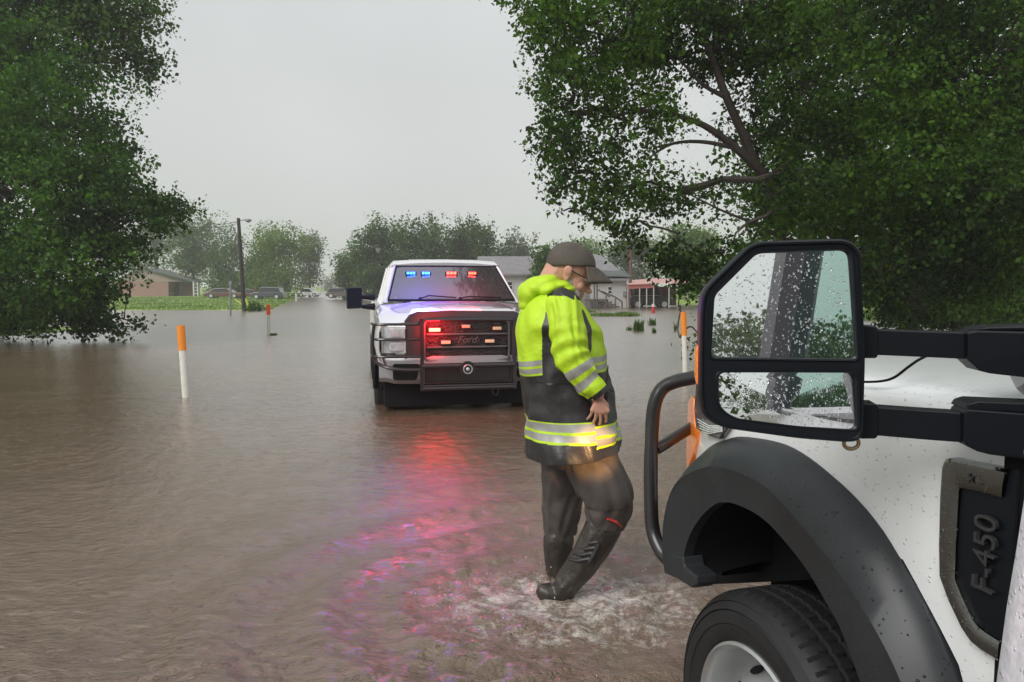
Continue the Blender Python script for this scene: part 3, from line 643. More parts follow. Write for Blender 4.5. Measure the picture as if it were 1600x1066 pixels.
# inner skin
door = mb.build('door', M['white_door'], nt_, smooth=True, sharp=50)
mb = T(); mb.grid([[p-dn*.062+ddir*q for p in H_] for q in (0, .5, 1.05)]); mb.build('door_trim', M['black_dull'], door)
M['tint_glass'] = bpy.data.materials.new('tint_glass'); M['tint_glass'].use_nodes = True; t = M['tint_glass'].node_tree; t.nodes.clear()
o_ = t.nodes.new('ShaderNodeOutputMaterial'); tr_ = t.nodes.new('ShaderNodeBsdfTransparent'); tr_.inputs[0].default_value = (.80, .93, .89, 1)
gl_ = t.nodes.new('ShaderNodeBsdfGlossy'); gl_.inputs['Roughness'].default_value = .02; fx = t.nodes.new('ShaderNodeMixShader'); fx.inputs[0].default_value = .12
t.links.new(tr_.outputs[0], fx.inputs[1]); t.links.new(gl_.outputs[0], fx.inputs[2]); t.links.new(fx.outputs[0], o_.inputs[0])
Hb = H_[0].copy(); Hb.z = 1.27
w0 = Hb+ddir*.06; w1 = Hb+ddir*1.05; w2 = w1+Vector((0, 0, .66))-dn*.10+ddir*.0; w3 = w0+ddir*.55+Vector((0, 0, .66))-dn*.10
mb = T(); mb.tube([w0, w3], .028, 8); mb.tube([w3, w2], .028, 8); mb.tube([w1, w2], .078, 8); mb.tube([w0, w1], .02, 8)
M['frame_grey'] = mat('frame_grey', (.17, .155, .18), .5)
wf = mb.build('window_frame', M['frame_grey'], door, smooth=True)
mb = T(); mb.prism([w0, w1, w2, w3], -dn*.004); mb.build('window_glass', M['tint_glass'], wf)
# cab above the door opening: A pillar, windscreen, roof
mb = T(); a0 = TW(.98, 1.2, 1.33); a1 = TW(.25, 1.36, 1.98); b0_ = TW(.98, 2.9, 1.33); b1_ = TW(.25, 2.75, 1.98)
mb.tube([a0, a1], .045, 8); mb.tube([b0_, b1_], .045, 8); mb.prism([a1, b1_, TW(-1.1, 2.75, 2.0), TW(-1.1, 1.36, 2.0)], Vector((0, 0, .05)))
mb.tube([TW(-.25, 1.2, .4), TW(-.25, 1.2, 1.25), TW(-.3, 1.36, 1.98)], .06, 8)
mb.build('cab_frame', M['white_paint'], nt_, smooth=True)
mb = T(); mb.prism([a0, b0_, b1_, a1], Vector((0, 0, .005))); mb.build('windscreen', M['tint_glass'], nt_)
# ---- towing mirror on two arms
def armY(px): return 1.285-(px-1350)/250*.10
def armprism(mb, pts, th=.05, yo=0): mb.prism([pY(px, py, armY(px)+yo) for px, py in pts], Vector((.01, th, 0)))
mz = T()
armprism(mz, [(1340, 513), (1352, 511), (1371, 515), (1440, 517.5), (1525, 520), (1525, 562), (1440, 558), (1371, 555), (1340, 556)], .035)
armprism(mz, [(1344, 508), (1370, 510), (1372, 514), (1372, 557), (1369, 560), (1344, 560)], .045, -.004)
armprism(mz, [(1340, 634), (1371, 636), (1440, 641), (1520, 646), (1520, 693), (1440, 687), (1371, 681), (1340, 680)], .035)
armprism(mz, [(1344, 631), (1369, 631), (1372, 635), (1372, 682), (1368, 686), (1344, 686)], .045, -.004)
armprism(mz, [(1512, 520), (1524, 517), (1620, 519), (1740, 524), (1740, 600), (1620, 592), (1548, 584), (1532, 580), (1520, 569), (1512, 562)], .055, -.012)
armprism(mz, [(1524, 516), (1545, 511), (1620, 508), (1740, 510), (1740, 523), (1620, 518)], .06, .0)
armprism(mz, [(1506, 645), (1512, 640), (1620, 648), (1740, 656), (1740, 735), (1620, 720), (1548, 711), (1528, 706), (1512, 698), (1506, 690)], .055, -.012)
armprism(mz, [(1508, 640), (1514, 631), (1528, 627), (1620, 631), (1740, 636), (1740, 654), (1620, 646)], .06, .0)
armprism(mz, [(1700, 505), (1790, 500), (1790, 760), (1700, 745)], .09, -.02)
arms = mz.build('mirror_arm', M['black_housing'], nt_, bevel=.004)
MN = Vector((math.sin(R(188.2)), math.cos(R(188.2)), .035)).normalized(); MP = Vector((.47, 1.275, 1.45))
def pM(px, py, off=0): return hit(px, py, MP+MN*off, MN)
def dedup(P): return [p for i, p in enumerate(P) if (p-P[i-1]).length > 1e-4]
ho = dedup(round_poly([pM(*p) for p in ((1096, 480), (1101, 452), (1176, 379), (1325, 374.5), (1345, 392), (1351.5, 560), (1348, 684), (1331, 691), (1245, 684), (1130, 668), (1101, 652), (1094.5, 620))], .02, 5))
ug = dedup(round_poly([pM(*p) for p in ((1113, 557), (1118, 462), (1184, 396), (1320, 391), (1328, 399), (1337, 560))], .010, 5))
lg = dedup(round_poly([pM(*p) for p in ((1124, 583), (1334, 583.5), (1336.5, 671), (1245, 665), (1150, 653), (1126, 636))], .014, 5))
ctr = sum(ho, Vector())/len(ho)
def scl(P, f, off, c=None):
    c = c or sum(P, Vector())/len(P); return [c+(p-c)*f-MN*off for p in P]
# shell: back of the head, tapering away from the camera
hs_ = T(); hs_.grid([ho, scl(ho, 1.012, .006, ctr), scl(ho, 1.012, .05, ctr), scl(ho, .93, .085, ctr), scl(ho, .72, .105, ctr), scl(ho, .3, .112, ctr), scl(ho, .01, .113, ctr)], closed=True)
head = hs_.build('mirror_head', M['black_housing'], nt_, smooth=True, sharp=50)
# front bezel: a plate with two openings, made by a boolean-free triangulated fill
bm = bmesh.new()
def loop(P):
    vs_ = [bm.verts.new(p-ORG) for p in P]; return [bm.edges.new((vs_[i], vs_[(i+1) % len(vs_)])) for i in range(len(vs_))]
ug2 = scl(ug, 1.045, 0); lg2 = scl(lg, 1.05, 0)
bmesh.ops.triangle_fill(bm, edges=loop([p+MN*.001 for p in scl(ho, .985, 0, ctr)])+loop(ug2)+loop(lg2), use_beauty=True)
me = bpy.data.meshes.new('bezel'); bm.to_mesh(me); bm.free(); me.materials.append(M['black_housing']); bz = bpy.data.objects.new('bezel', me); COL.objects.link(bz); bz.parent = head
rm = T()
rm.grid([ho, [p+MN*.004 for p in scl(ho, .992, 0, ctr)], [p+MN*.004 for p in scl(ho, .975, 0, ctr)], [p+MN*.0015 for p in scl(ho, .962, 0, ctr)]], closed=True)
rm.grid([[p+MN*.0015 for p in scl(ug, 1.06, 0)], [p+MN*.003 for p in scl(ug, 1.045, 0)], [p+MN*.002 for p in scl(ug, 1.02, 0)], [p-MN*.010 for p in ug], [p-MN*.012 for p in scl(ug, .99, 0)]], closed=True)
rm.grid([[p+MN*.0015 for p in scl(lg, 1.08, 0)], [p+MN*.003 for p in scl(lg, 1.06, 0)], [p+MN*.002 for p in scl(lg, 1.03, 0)], [p-MN*.010 for p in lg], [p-MN*.012 for p in scl(lg, .985, 0)]], closed=True)
rm.build('bezel_rim', M['black_housing'], head, smooth=True)
M['mirror'] = mat('mirror', (.80, .84, .83), .012, metal=1)
M['bead'] = mat('bead', (1, 1, 1), .0, trans=1, ior=1.33)
def glass(P, name, bulge, nd, seed, rmin=.0006, rmax=.0021, tilt=0):
    c = sum(P, Vector())/len(P); g = T(); rw = []
    def at(p, f): return c+(p-c)*f-MN*.008+MN*bulge*(1-f*f*((p-c).length/.14)**2*1.0)-MN*tilt*(p-c).z*f
    for f in (.001, .2, .4, .6, .8, 1.02): rw.append([at(p, f) for p in P])
    g.grid(rw, closed=True); ob = g.build(name, M['mirror'], head, smooth=True, clean=True, sharp=80)
    for f in ob.data.polygons:
        pass
    rr = random.Random(seed); ex = Vector((math.cos(R(8.2)), -math.sin(R(8.2)), 0)); ey = ex.cross(MN); ey = ey if ey.z > 0 else -ey
    poly = [((p-c).dot(ex), (p-c).dot(ey)) for p in P]
    def inside(x, y):
        r_ = False
        for i in range(len(poly)):
            x1, y1 = poly[i]; x2, y2 = poly[i-1]
            if (y1 > y) != (y2 > y) and x < (x2-x1)*(y-y1)/(y2-y1)+x1: r_ = not r_
        return r_
    d = T(); k = 0; ext = (max(abs(a) for a, _ in poly), max(abs(b) for _, b in poly))
    while k < nd:
        x = rr.uniform(-1, 1)*ext[0]; y = rr.uniform(-1, 1)*ext[1]
        if not inside(x*1.03, y*1.03): continue
        k += 1; r0 = rmin+(rmax-rmin)*rr.random()**3; st = rr.uniform(.9, 1.5)
        rad_ = math.hypot(x, y)/.14; o = c+ex*x+ey*y-MN*.008+MN*bulge*(1-rad_**2)-MN*tilt*y
        vs_ = [o+MN*r0*.42]; fs_ = []
        for i, (rf, hf) in enumerate(((.6, .33), (1, 0))):
            for q in range(8): vs_.append(o+(ex*math.cos(q*.785)+ey*math.sin(q*.785)*st)*r0*rf+MN*(r0*hf+.00005))
        for q in range(8): fs_ += [[0, 1+q, 1+(q+1) % 8], [1+q, 9+q, 9+(q+1) % 8, 1+(q+1) % 8]]
        d.add(vs_, fs_)
    tag(d.build('raindrops', M['bead'], ob, smooth=True, clean=False, sharp=80), kind='stuff')
    return ob
glass(ug, 'mirror_glass', 0, 800, 1, tilt=.02); glass(lg, 'convex_glass', .006, 520, 2, tilt=.05)
mb = T(); mb.prism([pM(*p, -.03) for p in ((1087.5, 556), (1090, 540), (1097, 536), (1097, 606), (1091, 604), (1087.5, 590))], -MN*.035)
mb.build('marker_light', M['amber'], head, bevel=.003)
mb = T(); c_ = pM(1330, 692, -.02); mb.tube([c_+Vector((math.cos(q)*.013, 0, math.sin(q)*.011)) for q in np.linspace(R(120), R(420), 14)], .0035, 8)
mb.build('hook', M['brass'], head, smooth=True)
# low beam of the near headlamp, falling on the wading man's thighs
ll = bpy.data.lights.new('headlamp_beam', 'SPOT'); ll.energy = 95; ll.color = (1, .55, .22); ll.spot_size = R(17); ll.spot_blend = .35; ll.shadow_soft_size = .03
lo = bpy.data.objects.new('headlamp_beam', ll); COL.objects.link(lo); lo.location = TW(2.30, 1.19, .93); lo.rotation_euler = (Vector((.36, 3.56, .70))-TW(2.30, 1.19, .93)).to_track_quat('-Z', 'Y').to_euler(); 
lo.parent = hd; lo.matrix_parent_inverse = Matrix.Translation(-ORG)
# ------------------------------------------------------------ the white pickup facing us
YAW = 11.5
PS = 1.055; PD = 8.91; PO = Vector(((729-CX)/F*PD, PD, -.0825)); pr_ = empty('pickup_truck', PO, 'white pickup with lit red and blue lights standing in the flooded street', 'pickup truck', rz=R(YAW)); pr_.scale = (PS, PS, PS)
PM_ = Matrix.Translation(PO) @ Matrix.Rotation(R(YAW), 4, 'Z') @ Matrix.Scale(PS, 4)
PI_ = PM_.inverted(); PX = Vector((math.cos(R(YAW)), math.sin(R(YAW)), 0)); PY_ = Vector((-math.sin(R(YAW)), math.cos(R(YAW)), 0))
def pk(px, py, c): return PI_ @ hit(px, py, PO+PY_*c*PS, PY_)
def sym(mb, fn):
    for s in (-1, 1): fn(mb, s)
def mir(P): return [Vector((-p.x, p.y, p.z)) for p in P]
def loft(secs, cuts=None):
    mb = MB(); rows = []
    for y, pr in secs: rows.append([Vector((-x, y, z)) for x, z in pr]+[Vector((x, y, z)) for x, z in pr[::-1][1:]])
    mb.grid(rows); return mb
# body shell: front wings and hood, then cab sides and bed
hs1 = loft([(.02, [(.93, .62), (.985, .80), (.985, 1.0), (.95, 1.075), (.84, 1.10), (.66, 1.115), (.56, 1.19), (.30, 1.222), (0, 1.228)]),
            (.15, [(.98, .60), (1.01, .80), (1.01, 1.02), (.97, 1.10), (.86, 1.13), (.68, 1.15), (.58, 1.222), (.32, 1.25), (0, 1.256)]),
            (.6, [(1.0, .60), (1.03, .82), (1.02, 1.05), (.98, 1.15), (.88, 1.19), (.70, 1.215), (.58, 1.265), (.32, 1.285), (0, 1.29)]),
            (1.1, [(1.0, .60), (1.03, .82), (1.02, 1.10), (.98, 1.19), (.90, 1.24), (.72, 1.27), (.58, 1.30), (.32, 1.315), (0, 1.32)]),
            (1.36, [(1.0, .60), (1.03, .82), (1.02, 1.14), (.98, 1.23), (.93, 1.28), (.74, 1.30), (.58, 1.32), (.32, 1.335), (0, 1.34)])])
M['white_hood'] = mat('white_hood', (.78, .77, .79), .12, coat=1.0)
hs1.build('hood', M['white_hood'], pr_, smooth=True, sharp=35)
bs = loft([(1.36, [(1.0, .35), (1.03, .82), (1.02, 1.14), (.98, 1.26), (.9, 1.30), (.5, 1.30), (0, 1.30)]), (3.6, [(1.0, .35), (1.03, .82), (1.02, 1.14), (.98, 1.28), (.9, 1.30), (.5, 1.30), (0, 1.30)]),
           (3.62, [(1.0, .35), (1.03, .82), (1.02, 1.14), (1.0, 1.27), (.9, 1.28), (.5, 1.28), (0, 1.28)]), (5.4, [(1.0, .4), (1.03, .82), (1.02, 1.14), (1.0, 1.27), (.9, 1.28), (.5, 1.28), (0, 1.28)])])
bs.build('body', M['white_paint_far'], pr_, smooth=True, sharp=35)
# greenhouse from the picture's windscreen corners
yb, yt = 1.34, 2.02
wbl = pk(601.5, 469, yb); wtl = pk(615, 415.5, yt); wbr = pk(799, 469, yb); wtr = pk(769, 417.5, yt)
wbx = (wbr.x-wbl.x)/2; wtx = (wtr.x-wtl.x)/2; zb_ = (wbl.z+wbr.z)/2; zt_ = (wtl.z+wtr.z)/2
zr = pk(700, 406.5, 2.35).z
ro = loft([(yt-.02, [(wtx+.07, zt_-.0), (wtx+.04, zt_+.02), (wtx*.6, zt_+.045), (0, zt_+.055)]), (yt+.25, [(wtx+.09, zt_+.0), (wtx+.03, zr-.02), (wtx*.6, zr), (0, zr+.005)]), (3.3, [(wtx+.09, zt_), (wtx+.03, zr-.02), (wtx*.6, zr), (0, zr+.005)]), (3.5, [(wtx+.09, zt_-.02), (wtx, zt_), (.5, zt_+.01), (0, zt_+.01)])])
ro.build('roof', M['white_paint_far'], pr_, smooth=True, sharp=40)
for s in (-1, 1):
    mb = MB(); a0 = Vector((s*(wbx+.045), yb-.02, zb_-.03)); a1 = Vector((s*(wtx+.035), yt-.01, zt_+.01)); a2 = Vector((s*(wtx+.08), yt+.15, zt_-.0)); a3 = Vector((s*(wbx+.075), yb+.17, zb_-.03))
    mb.add([a0, a1, a2, a3, a0+Vector((-s*.04, 0.03, 0)), a1+Vector((-s*.04, .03, -.01)), a2+Vector((-s*.03, .03, -.01)), a3+Vector((-s*.03, .03, 0))], [[0, 1, 2, 3], [4, 7, 6, 5], [0, 4, 5, 1], [2, 6, 7, 3], [1, 5, 6, 2], [0, 3, 7, 4]])
    mb.build('pillar', M['white_paint_far'], pr_)
    for y_ in (2.45, 3.35): mb = MB(); mb.tube([(s*(wbx+.07), y_, 1.28), (s*(wtx+.07), y_+.02, zt_)], .035, 6); mb.build('pillar', M['white_paint_far'], pr_)
    mb = MB(); mb.prism([(s*(wbx+.062), yb+.17, zb_-.03), (s*(wtx+.066), yt+.15, zt_), (s*(wtx+.066), 3.4, zt_), (s*(wbx+.062), 3.4, 1.29)], (-s*.01, 0, 0)); mb.build('side_window', M['glass_dark'], pr_)
M['windscreen'] = mat('windscreen', (.27, .26, .28), .05, metal=.85, coat=1)
def ws(u, v, off=0):   # u -1..1, v 0..1 up the windscreen
    x = u*(wbx+(wtx-wbx)*v); y = yb+(yt-yb)*v-.10*(1-u*u)*1.0; z = zb_+(zt_-zb_)*v
    return Vector((x, y-off*.8, z+off*.55))
mb = MB(); mb.grid([[ws(u, v) for u in np.linspace(-1, 1, 17)] for v in np.linspace(0, 1, 9)]); mb.build('windshield', M['windscreen'], pr_, smooth=True)
mb = MB()
mb.tube([ws(u, -.005, .006) for u in np.linspace(-1.0, 1.0, 15)], .018, 6); mb.tube([ws(-1.0, v, .004) for v in np.linspace(0, 1, 6)], .011, 6); mb.tube([ws(1.0, v, .004) for v in np.linspace(0, 1, 6)], .011, 6); mb.tube([ws(u, 1.0, .004) for u in np.linspace(-1, 1, 12)], .01, 6)
mb.build('windshield_seal', M['black_dull'], pr_, smooth=True)
for u0, u1, v1 in ((-.50, .05, .09), (.12, .78, .06)):
    mb = MB(); mb.tube([ws(u0, .02, .03), ws(u0+.12, v1, .035), ws(u1, .035, .03)], .009, 5); mb.tube([ws(u0-.03, .0, .02), ws(u0, .03, .035)], .018, 6); mb.build('wiper', M['black_dull'], pr_)
mb = MB(); mb.box(ws(-.78, .06, -.04), (.2, .01, .06)); mb.build('dash_paper', M['white_paint_far'], pr_)
def onws(px, py):
    best = None
    for u in np.linspace(-1, 1, 81):
        for v in (.6, .65, .7, .75, .8, .85, .9):
            p = ws(u, v); q = PM_ @ p; d = q-CAM
            yy = d.y*math.cos(PT)-d.z*math.sin(PT); zz = d.y*math.sin(PT)+d.z*math.cos(PT)
            e = (CX+F*d.x/yy-px)**2+(CY-F*zz/yy-py)**2
            if best is None or e < best[0]: best = (e, u, v)
    return best[1], best[2]
for (px, w_, mt) in ((641, .065, 'led_blue'), (666, .06, 'led_blue'), (705, .075, 'led_red_mid'), (737, .058, 'led_red_mid')):
    u, v = onws(px, 428); hd_ = MB(); hd_.box(ws(u, v, .012), (w_*2+.02, .02, .055)); hb = hd_.build('light_housing', M['black_dull'], pr_)
    mb = MB()
    for k in range(3): mb.box(ws(u, v, .028)+Vector(((k-1)*w_*.62, 0, 0)), (w_*.5, .012, .032), bev=.004)
    mb.build('lamp', M[mt], hb)
# nose: dark grille surround, mesh, bars
mb = MB(); outl = [pk(*p, .0) for p in ((632, 502), (640, 492), (652, 487.3), (706, 485.3))]; half = [Vector((min(p.x, 0), p.y, p.z)) for p in outl]
zt0 = half[-1].z; pts = half+mir(half[:-1])[::-1]; pts = pts+[Vector((abs(half[0].x), 0, .56)), Vector((half[0].x, 0, .56))]
mb.prism([p+Vector((0, .0, 0)) for p in pts], (0, .06, 0)); mb.build('grille_surround', mat('grille_surround', (.05, .045, .05), .35, coat=.5), pr_)
M['grille_mesh'] = add_drops(mat('grille_mesh', (.05, .045, .045), .25, metal=.8, bump=(45, 1, .02)), 38, .55, .012)
gx = abs(pk(663, 530, -.03).x)
mb = MB(); z0 = pk(729, 563, -.03).z; z1 = pk(729, 500, -.03).z
mb.prism(round_poly([(-gx, -.03, z0), (gx, -.03, z0), (gx, -.03, z1), (-gx, -.03, z1)], .07, 5), (0, .029, 0)); gr = mb.build('grille', M['grille_mesh'], pr_)
mb = MB()
M['grille_bar'] = mat('grille_bar', (.16, .15, .155), .25, metal=.6)
for py in (522, 542): z_ = pk(729, py, -.05).z; mb.box((0, -.05, z_), (2*gx-.04, .03, .022), bev=.006)
mb.tube(round_poly([(-gx, -.045, z0), (gx, -.045, z0), (gx, -.045, z1), (-gx, -.045, z1)], .07, 5), .014, 8, closed=True)
mb.build('grille_bars', M['grille_bar'], gr, smooth=True)
me = text_mesh('Ford', .115, 'grille_bar', .004, shear=.35); o = bpy.data.objects.new('lettering', me); COL.objects.link(o); o.parent = gr; o.location = (-.01, -.075, pk(725, 531, -.07).z); o.rotation_euler = (R(90), 0, 0)
for s in (-1, 1):
    hx0 = pk(597, 530, .0).x; hx1 = pk(634, 530, .0).x; zt1 = pk(610, 509, .0).z; zb1 = pk(610, 553, .0).z; zm = (zt1+zb1)/2
    def X(v): return -s*v if s > 0 else v
    mb = MB(); P = [Vector((X(hx0), .05, zb1)), Vector((X(hx1), -.012, zb1)), Vector((X(hx1), -.012, zt1)), Vector((X(hx0), .05, zt1))]; mb.prism(P, (0, .05, 0)); h = mb.build('headlight', M['lens'], pr_, bevel=.01)
    mb = MB(); mb.box(((X(hx0)+X(hx1))/2, -.0, zm), (abs(hx1-hx0), .08, .018)); mb.tube([(X(hx0), .03, zb1), (X(hx0), .03, zt1)], .014, 6); mb.build('chrome_strip', M['chrome'], h)
    for zz in (zm+.08, zm-.08): mb = MB(); mb.box(((X(hx0)*.4+X(hx1)*.6), -.004, zz), (.17, .03, .11), bev=.02); mb.build('lamp_bowl', M['lens'], h)
# bumper
bz0 = pk(640, 601, -.05).z; bz1 = pk(640, 566, -.05).z
M['bumper_steel'] = mat('bumper_steel', (.30, .29, .30), .25, metal=.7)
bx = .99
mb = MB(); rows = []
for y, z in ((.10, bz1+.07), (-.04, bz1+.06), (-.07, bz1), (-.07, bz0+.05), (-.03, bz0), (.1, bz0)):
    rows.append([Vector((x*bx, y+.16*abs(x)**3, z-(.0 if abs(x) < .9 else -.02))) for x in np.linspace(-1, 1, 25)])
mb.grid(rows); bp_ = mb.build('bumper', M['bumper_steel'], pr_, smooth=True, sharp=35)
for s in (-1, 1):
    mb = MB(); P = [Vector((s*.84, -.015, bz1-.02)), Vector((s*.84, -.015, bz0+.05)), Vector((s*.58, -.065, bz0+.05)), Vector((s*.54, -.065, bz1-.02))]
    mb.prism(round_poly(P, .03, 3), (0, -.012, 0)); mb.build('fog_lamp_recess', M['black_dull'], bp_)
mb = MB(); mb.box((0, -.085, (bz0+bz1)/2-.005), (.98, .03, abs(bz1-bz0)-.05), bev=.01); mb.build('centre_plate', M['black_metal'], bp_)
mb = MB(); mb.box((0, .95, .36), (1.86, 1.5, .46)); mb.tube([(-.95, .6, .33), (.95, .6, .33)], .06, 8); mb.build('underbody_shade', M['black_dull'], pr_)  # underbody box enlarged to stand in for the shade below the nose
# brush guard
gc = -.17; gxx = abs(pk(659, 540, gc).x); mb = MB()
for s in (-1, 1): mb.prism([(s*gxx-.02, gc-.02, pk(660, 611, gc).z), (s*gxx+.02, gc-.02, pk(660, 611, gc).z), (s*gxx+.02, gc-.02, pk(660, 498, gc).z), (s*gxx-.02, gc-.02, pk(660, 498, gc).z)], (0, .09, 0))
zz = [pk(660, q, gc).z for q in (507, 530.5, 557.5)]; ox = -pk(583, 540, .0).x+.005
for s in (-1, 1):
    for z_ in zz: mb.tube(spline([(s*gxx, gc+.02, z_), (s*(ox-.15), gc+.04, z_), (s*(ox-.03), gc+.10, z_), (s*(ox+.01), gc+.26, z_)], 4), .016, 8)
    mb.tube(spline([(s*(ox-.02), gc+.12, zz[0]+.01), (s*ox, gc+.13, zz[1]), (s*(ox-.01), gc+.14, zz[2]-.02), (s*(ox-.09), gc+.12, zz[2]-.10), (s*(ox-.26), gc+.05, zz[2]-.14), (s*gxx, gc+.03, zz[2]-.15)], 4), .02, 8)
    mb.tube([(s*(gxx+.17), gc+.02, zz[0]-.05), (s*(gxx+.17), gc+.02, zz[1]+.0)], .014, 6)
zt2 = pk(729, 500, gc).z
mb.tube(spline([(-gxx, gc+.01, zt2-.04), (-gxx+.06, gc, zt2), (gxx-.06, gc, zt2), (gxx, gc+.01, zt2-.04)], 4), .019, 8)
for py, r_ in ((571, .03), (602, .014), (606, .024)):
    z_ = pk(729, py, gc).z; mb.tube([(-gxx, gc, z_), (gxx, gc, z_)], r_, 8)
ga = mb.build('brush_guard', mat('guard_black', (.022, .018, .02), .22, coat=.5), pr_, smooth=True)
c_ = pk(731, 577, gc-.05); mb = MB(); mb.tube([c_+Vector((0, .03, 0)), c_], .09, 20); mb.build('badge_plate', M['black_metal'], ga, smooth=True, sharp=30)
mb = MB(); mb.tube([c_+Vector((math.cos(q)*.048, -.01, math.sin(q)*.048)) for q in np.linspace(0, 2*math.pi, 21)[:-1]], .008, 6, closed=True); mb.ball(c_+Vector((0, -.008, 0)), (.022, .012, .022)); mb.build('round_badge', M['steel'], ga, smooth=True)
c_ = pk(774, 611, -.05); mb = MB(); mb.tube([c_+Vector((math.cos(q)*.035, 0, math.sin(q)*.045)) for q in np.linspace(0, 2*math.pi, 17)[:-1]], .009, 6, closed=True); mb.build('tow_hook', M['black_metal'], pr_, smooth=True)
for px, py, w_, mt in ((679, 515.5, .125, 'led_red'), (728, 510, .095, 'amber_dull'), (776.5, 513, .10, 'amber_dull'), (696.5, 535, .105, 'amber_dull'), (765, 533, .105, 'amber_dull')):
    c_ = pk(px, py, -.085); mb = MB(); mb.box(c_+Vector((0, .012, 0)), (w_+.02, .03, .056), bev=.006); h = mb.build('light_housing', M['black_metal'], gr)
    mb = MB(); mb.box(c_+Vector((0, -.012, 0)), (w_, .02, .036), bev=.008)
    mb.build('lamp', M[mt], h)
# door mirrors
for s in (-1, 1):
    a = pk(541, 448, 1.75); b = pk(566.5, 483, 1.75); P = round_poly([Vector((a.x, 1.75, b.z)), Vector((b.x, 1.75, b.z+.01)), Vector((b.x, 1.75, a.z)), Vector((a.x, 1.75, a.z-.01))], .03, 4)
    P2 = [Vector((a.x+.5*(b.x-a.x)+(p.x-a.x-.5*(b.x-a.x))*.86, 1.70, p.z*.9+.1*(a.z+b.z)/2)) for p in P]
    if s > 0: P = mir(P); P2 = mir(P2)
    mb = MB(); mb.grid([[p+Vector((0, .10, 0)) for p in P], P, P2], closed=True); mb.add(P2, [list(range(len(P2)))]); mb.add([p+Vector((0, .10, 0)) for p in P], [list(range(len(P)))[::-1]])
    for py in (464.5, 479.5): z_ = pk(580, py, 1.75).z; mb.tube([(s*abs(b.x)*1.01, 1.78, z_), (s*1.12, 1.78, z_), (s*1.0, 1.8, z_)], [.022, .03, .05], 8)
    mb.build('door_mirror', M['black_housing'], pr_, smooth=True, sharp=40)
# wheels
for s in (-1, 1):
    for yw in (1.02, 4.95):
        mb = MB(); c_ = Vector((s*.90, yw, .33)); seg = 40
        prf = [(.24, .11), (.30, .13), (.37, .13), (.395, .10), (.4, .05), (.4, -.12), (.36, -.14), (.24, -.14)]
        rows = [[c_+Vector((s*d_, math.cos(q)*r_, math.sin(q)*r_)) for r_, d_ in prf] for q in np.linspace(0, 2*math.pi, seg+1)]
        mb.grid(rows); wh = mb.build('wheel', M['rubber'], pr_, smooth=True, sharp=30)
        mb = MB(); rows = [[c_+Vector((s*d_, math.cos(q)*r_, math.sin(q)*r_)) for r_, d_ in ((.24, .115), (.225, .10), (.2, .05), (.12, .06), (.07, .10), (.001, .10))] for q in np.linspace(0, 2*math.pi, 25)]
        mb.grid(rows); mb.build('rim', M['steel'], wh, smooth=True)
    mb = MB(); mb.tube([Vector((s*1.035, 1.02+math.cos(q)*.48, .30+math.sin(q)*.47)) for q in np.linspace(0, math.pi, 17)], .02, 6)
    c_ = Vector((s*1.034, 1.02, .30)); mb.prism([c_+Vector((0, math.cos(q)*.47, math.sin(q)*.46)) for q in np.linspace(0, math.pi, 17)], (-s*.02, 0, 0)); mb.build('wheel_arch', M['black_dull'], pr_)
def added_lamp_light(loc, col, en, rad, parent):
    l_ = bpy.data.lights.new('added_lamp_light', 'POINT'); l_.energy = en; l_.color = col; l_.shadow_soft_size = rad; o = bpy.data.objects.new('added_lamp_light', l_); COL.objects.link(o); o.parent = parent; o.location = loc
added_lamp_light(pk(679, 515, -.22), (1, .01, .02), 22, .09, pr_)
for px, cl, en in ((641, (.10, .12, 1), 26), (666, (.22, .10, 1), 26), (705, (1, .03, .10), 12), (737, (1, .03, .04), 12)): added_lamp_light(pk(px, 430, 1.2), cl, en, .17, pr_)  # added lights floating ahead of the windscreen lamps, to colour the water
# ------------------------------------------------------------ the wading man
YB = 3.68; MO = Vector((pY(885, 700, YB).x, YB, 0)); man = empty('person', MO, 'man in a yellow and black rain jacket and cap wading with his head bowed', 'person')
def B(): return MB(MO)
k0 = F/YB
def skin_mat():
    m = mat('skin', (.56, .30, .215), .5, var=(25, .16), sub=0); m.node_tree.nodes['Principled BSDF'].inputs['Subsurface Weight'].default_value = .15
    m.node_tree.nodes['Principled BSDF'].inputs['Subsurface Radius'].default_value = (.01, .004, .002); return m
M['skin'] = skin_mat()
M['hivis'] = mat('hivis', (.47, .70, .018), .6, bump=(11, .75, .018), var=(7, .07))
M['jacket_black'] = mat('jacket_black', (.022, .020, .021), .42, bump=(9, .8, .016), var=(8, .3))
M['reflective'] = mat('reflective', (.36, .36, .34), .38, metal=.25, bump=(300, .2, .001), var=(30, .1))
M['trouser'] = mat('trouser', (.066, .054, .048), .78, bump=(12, .8, .012), var=(9, .25))
M['boot'] = mat('boot', (.034, .027, .021), .38, bump=(18, .8, .015), var=(12, .5))
M['cap'] = mat('cap', (.085, .072, .058), .8, bump=(250, .4, .001), var=(14, .25))
M['beard'] = mat('beard', (.42, .38, .35), .85, bump=(220, 1, .004), var=(120, .4))
M['dark_frame'] = mat('dark_frame', (.02, .015, .014), .3)
M['red_tab'] = mat('red_tab', (.45, .03, .025), .5)
def caps(mb, P, Rr, n=6):
    """overlapping balls along a chain: remeshed later into one skin"""
    for i in range(len(P)-1):
        for q in range(n):
            t_ = q/n; r = Rr[i]*(1-t_)+Rr[i+1]*t_; mb.ball(Vector(P[i]).lerp(Vector(P[i+1]), t_), r, 14, 8)
    mb.ball(P[-1], Rr[-1], 14, 8)
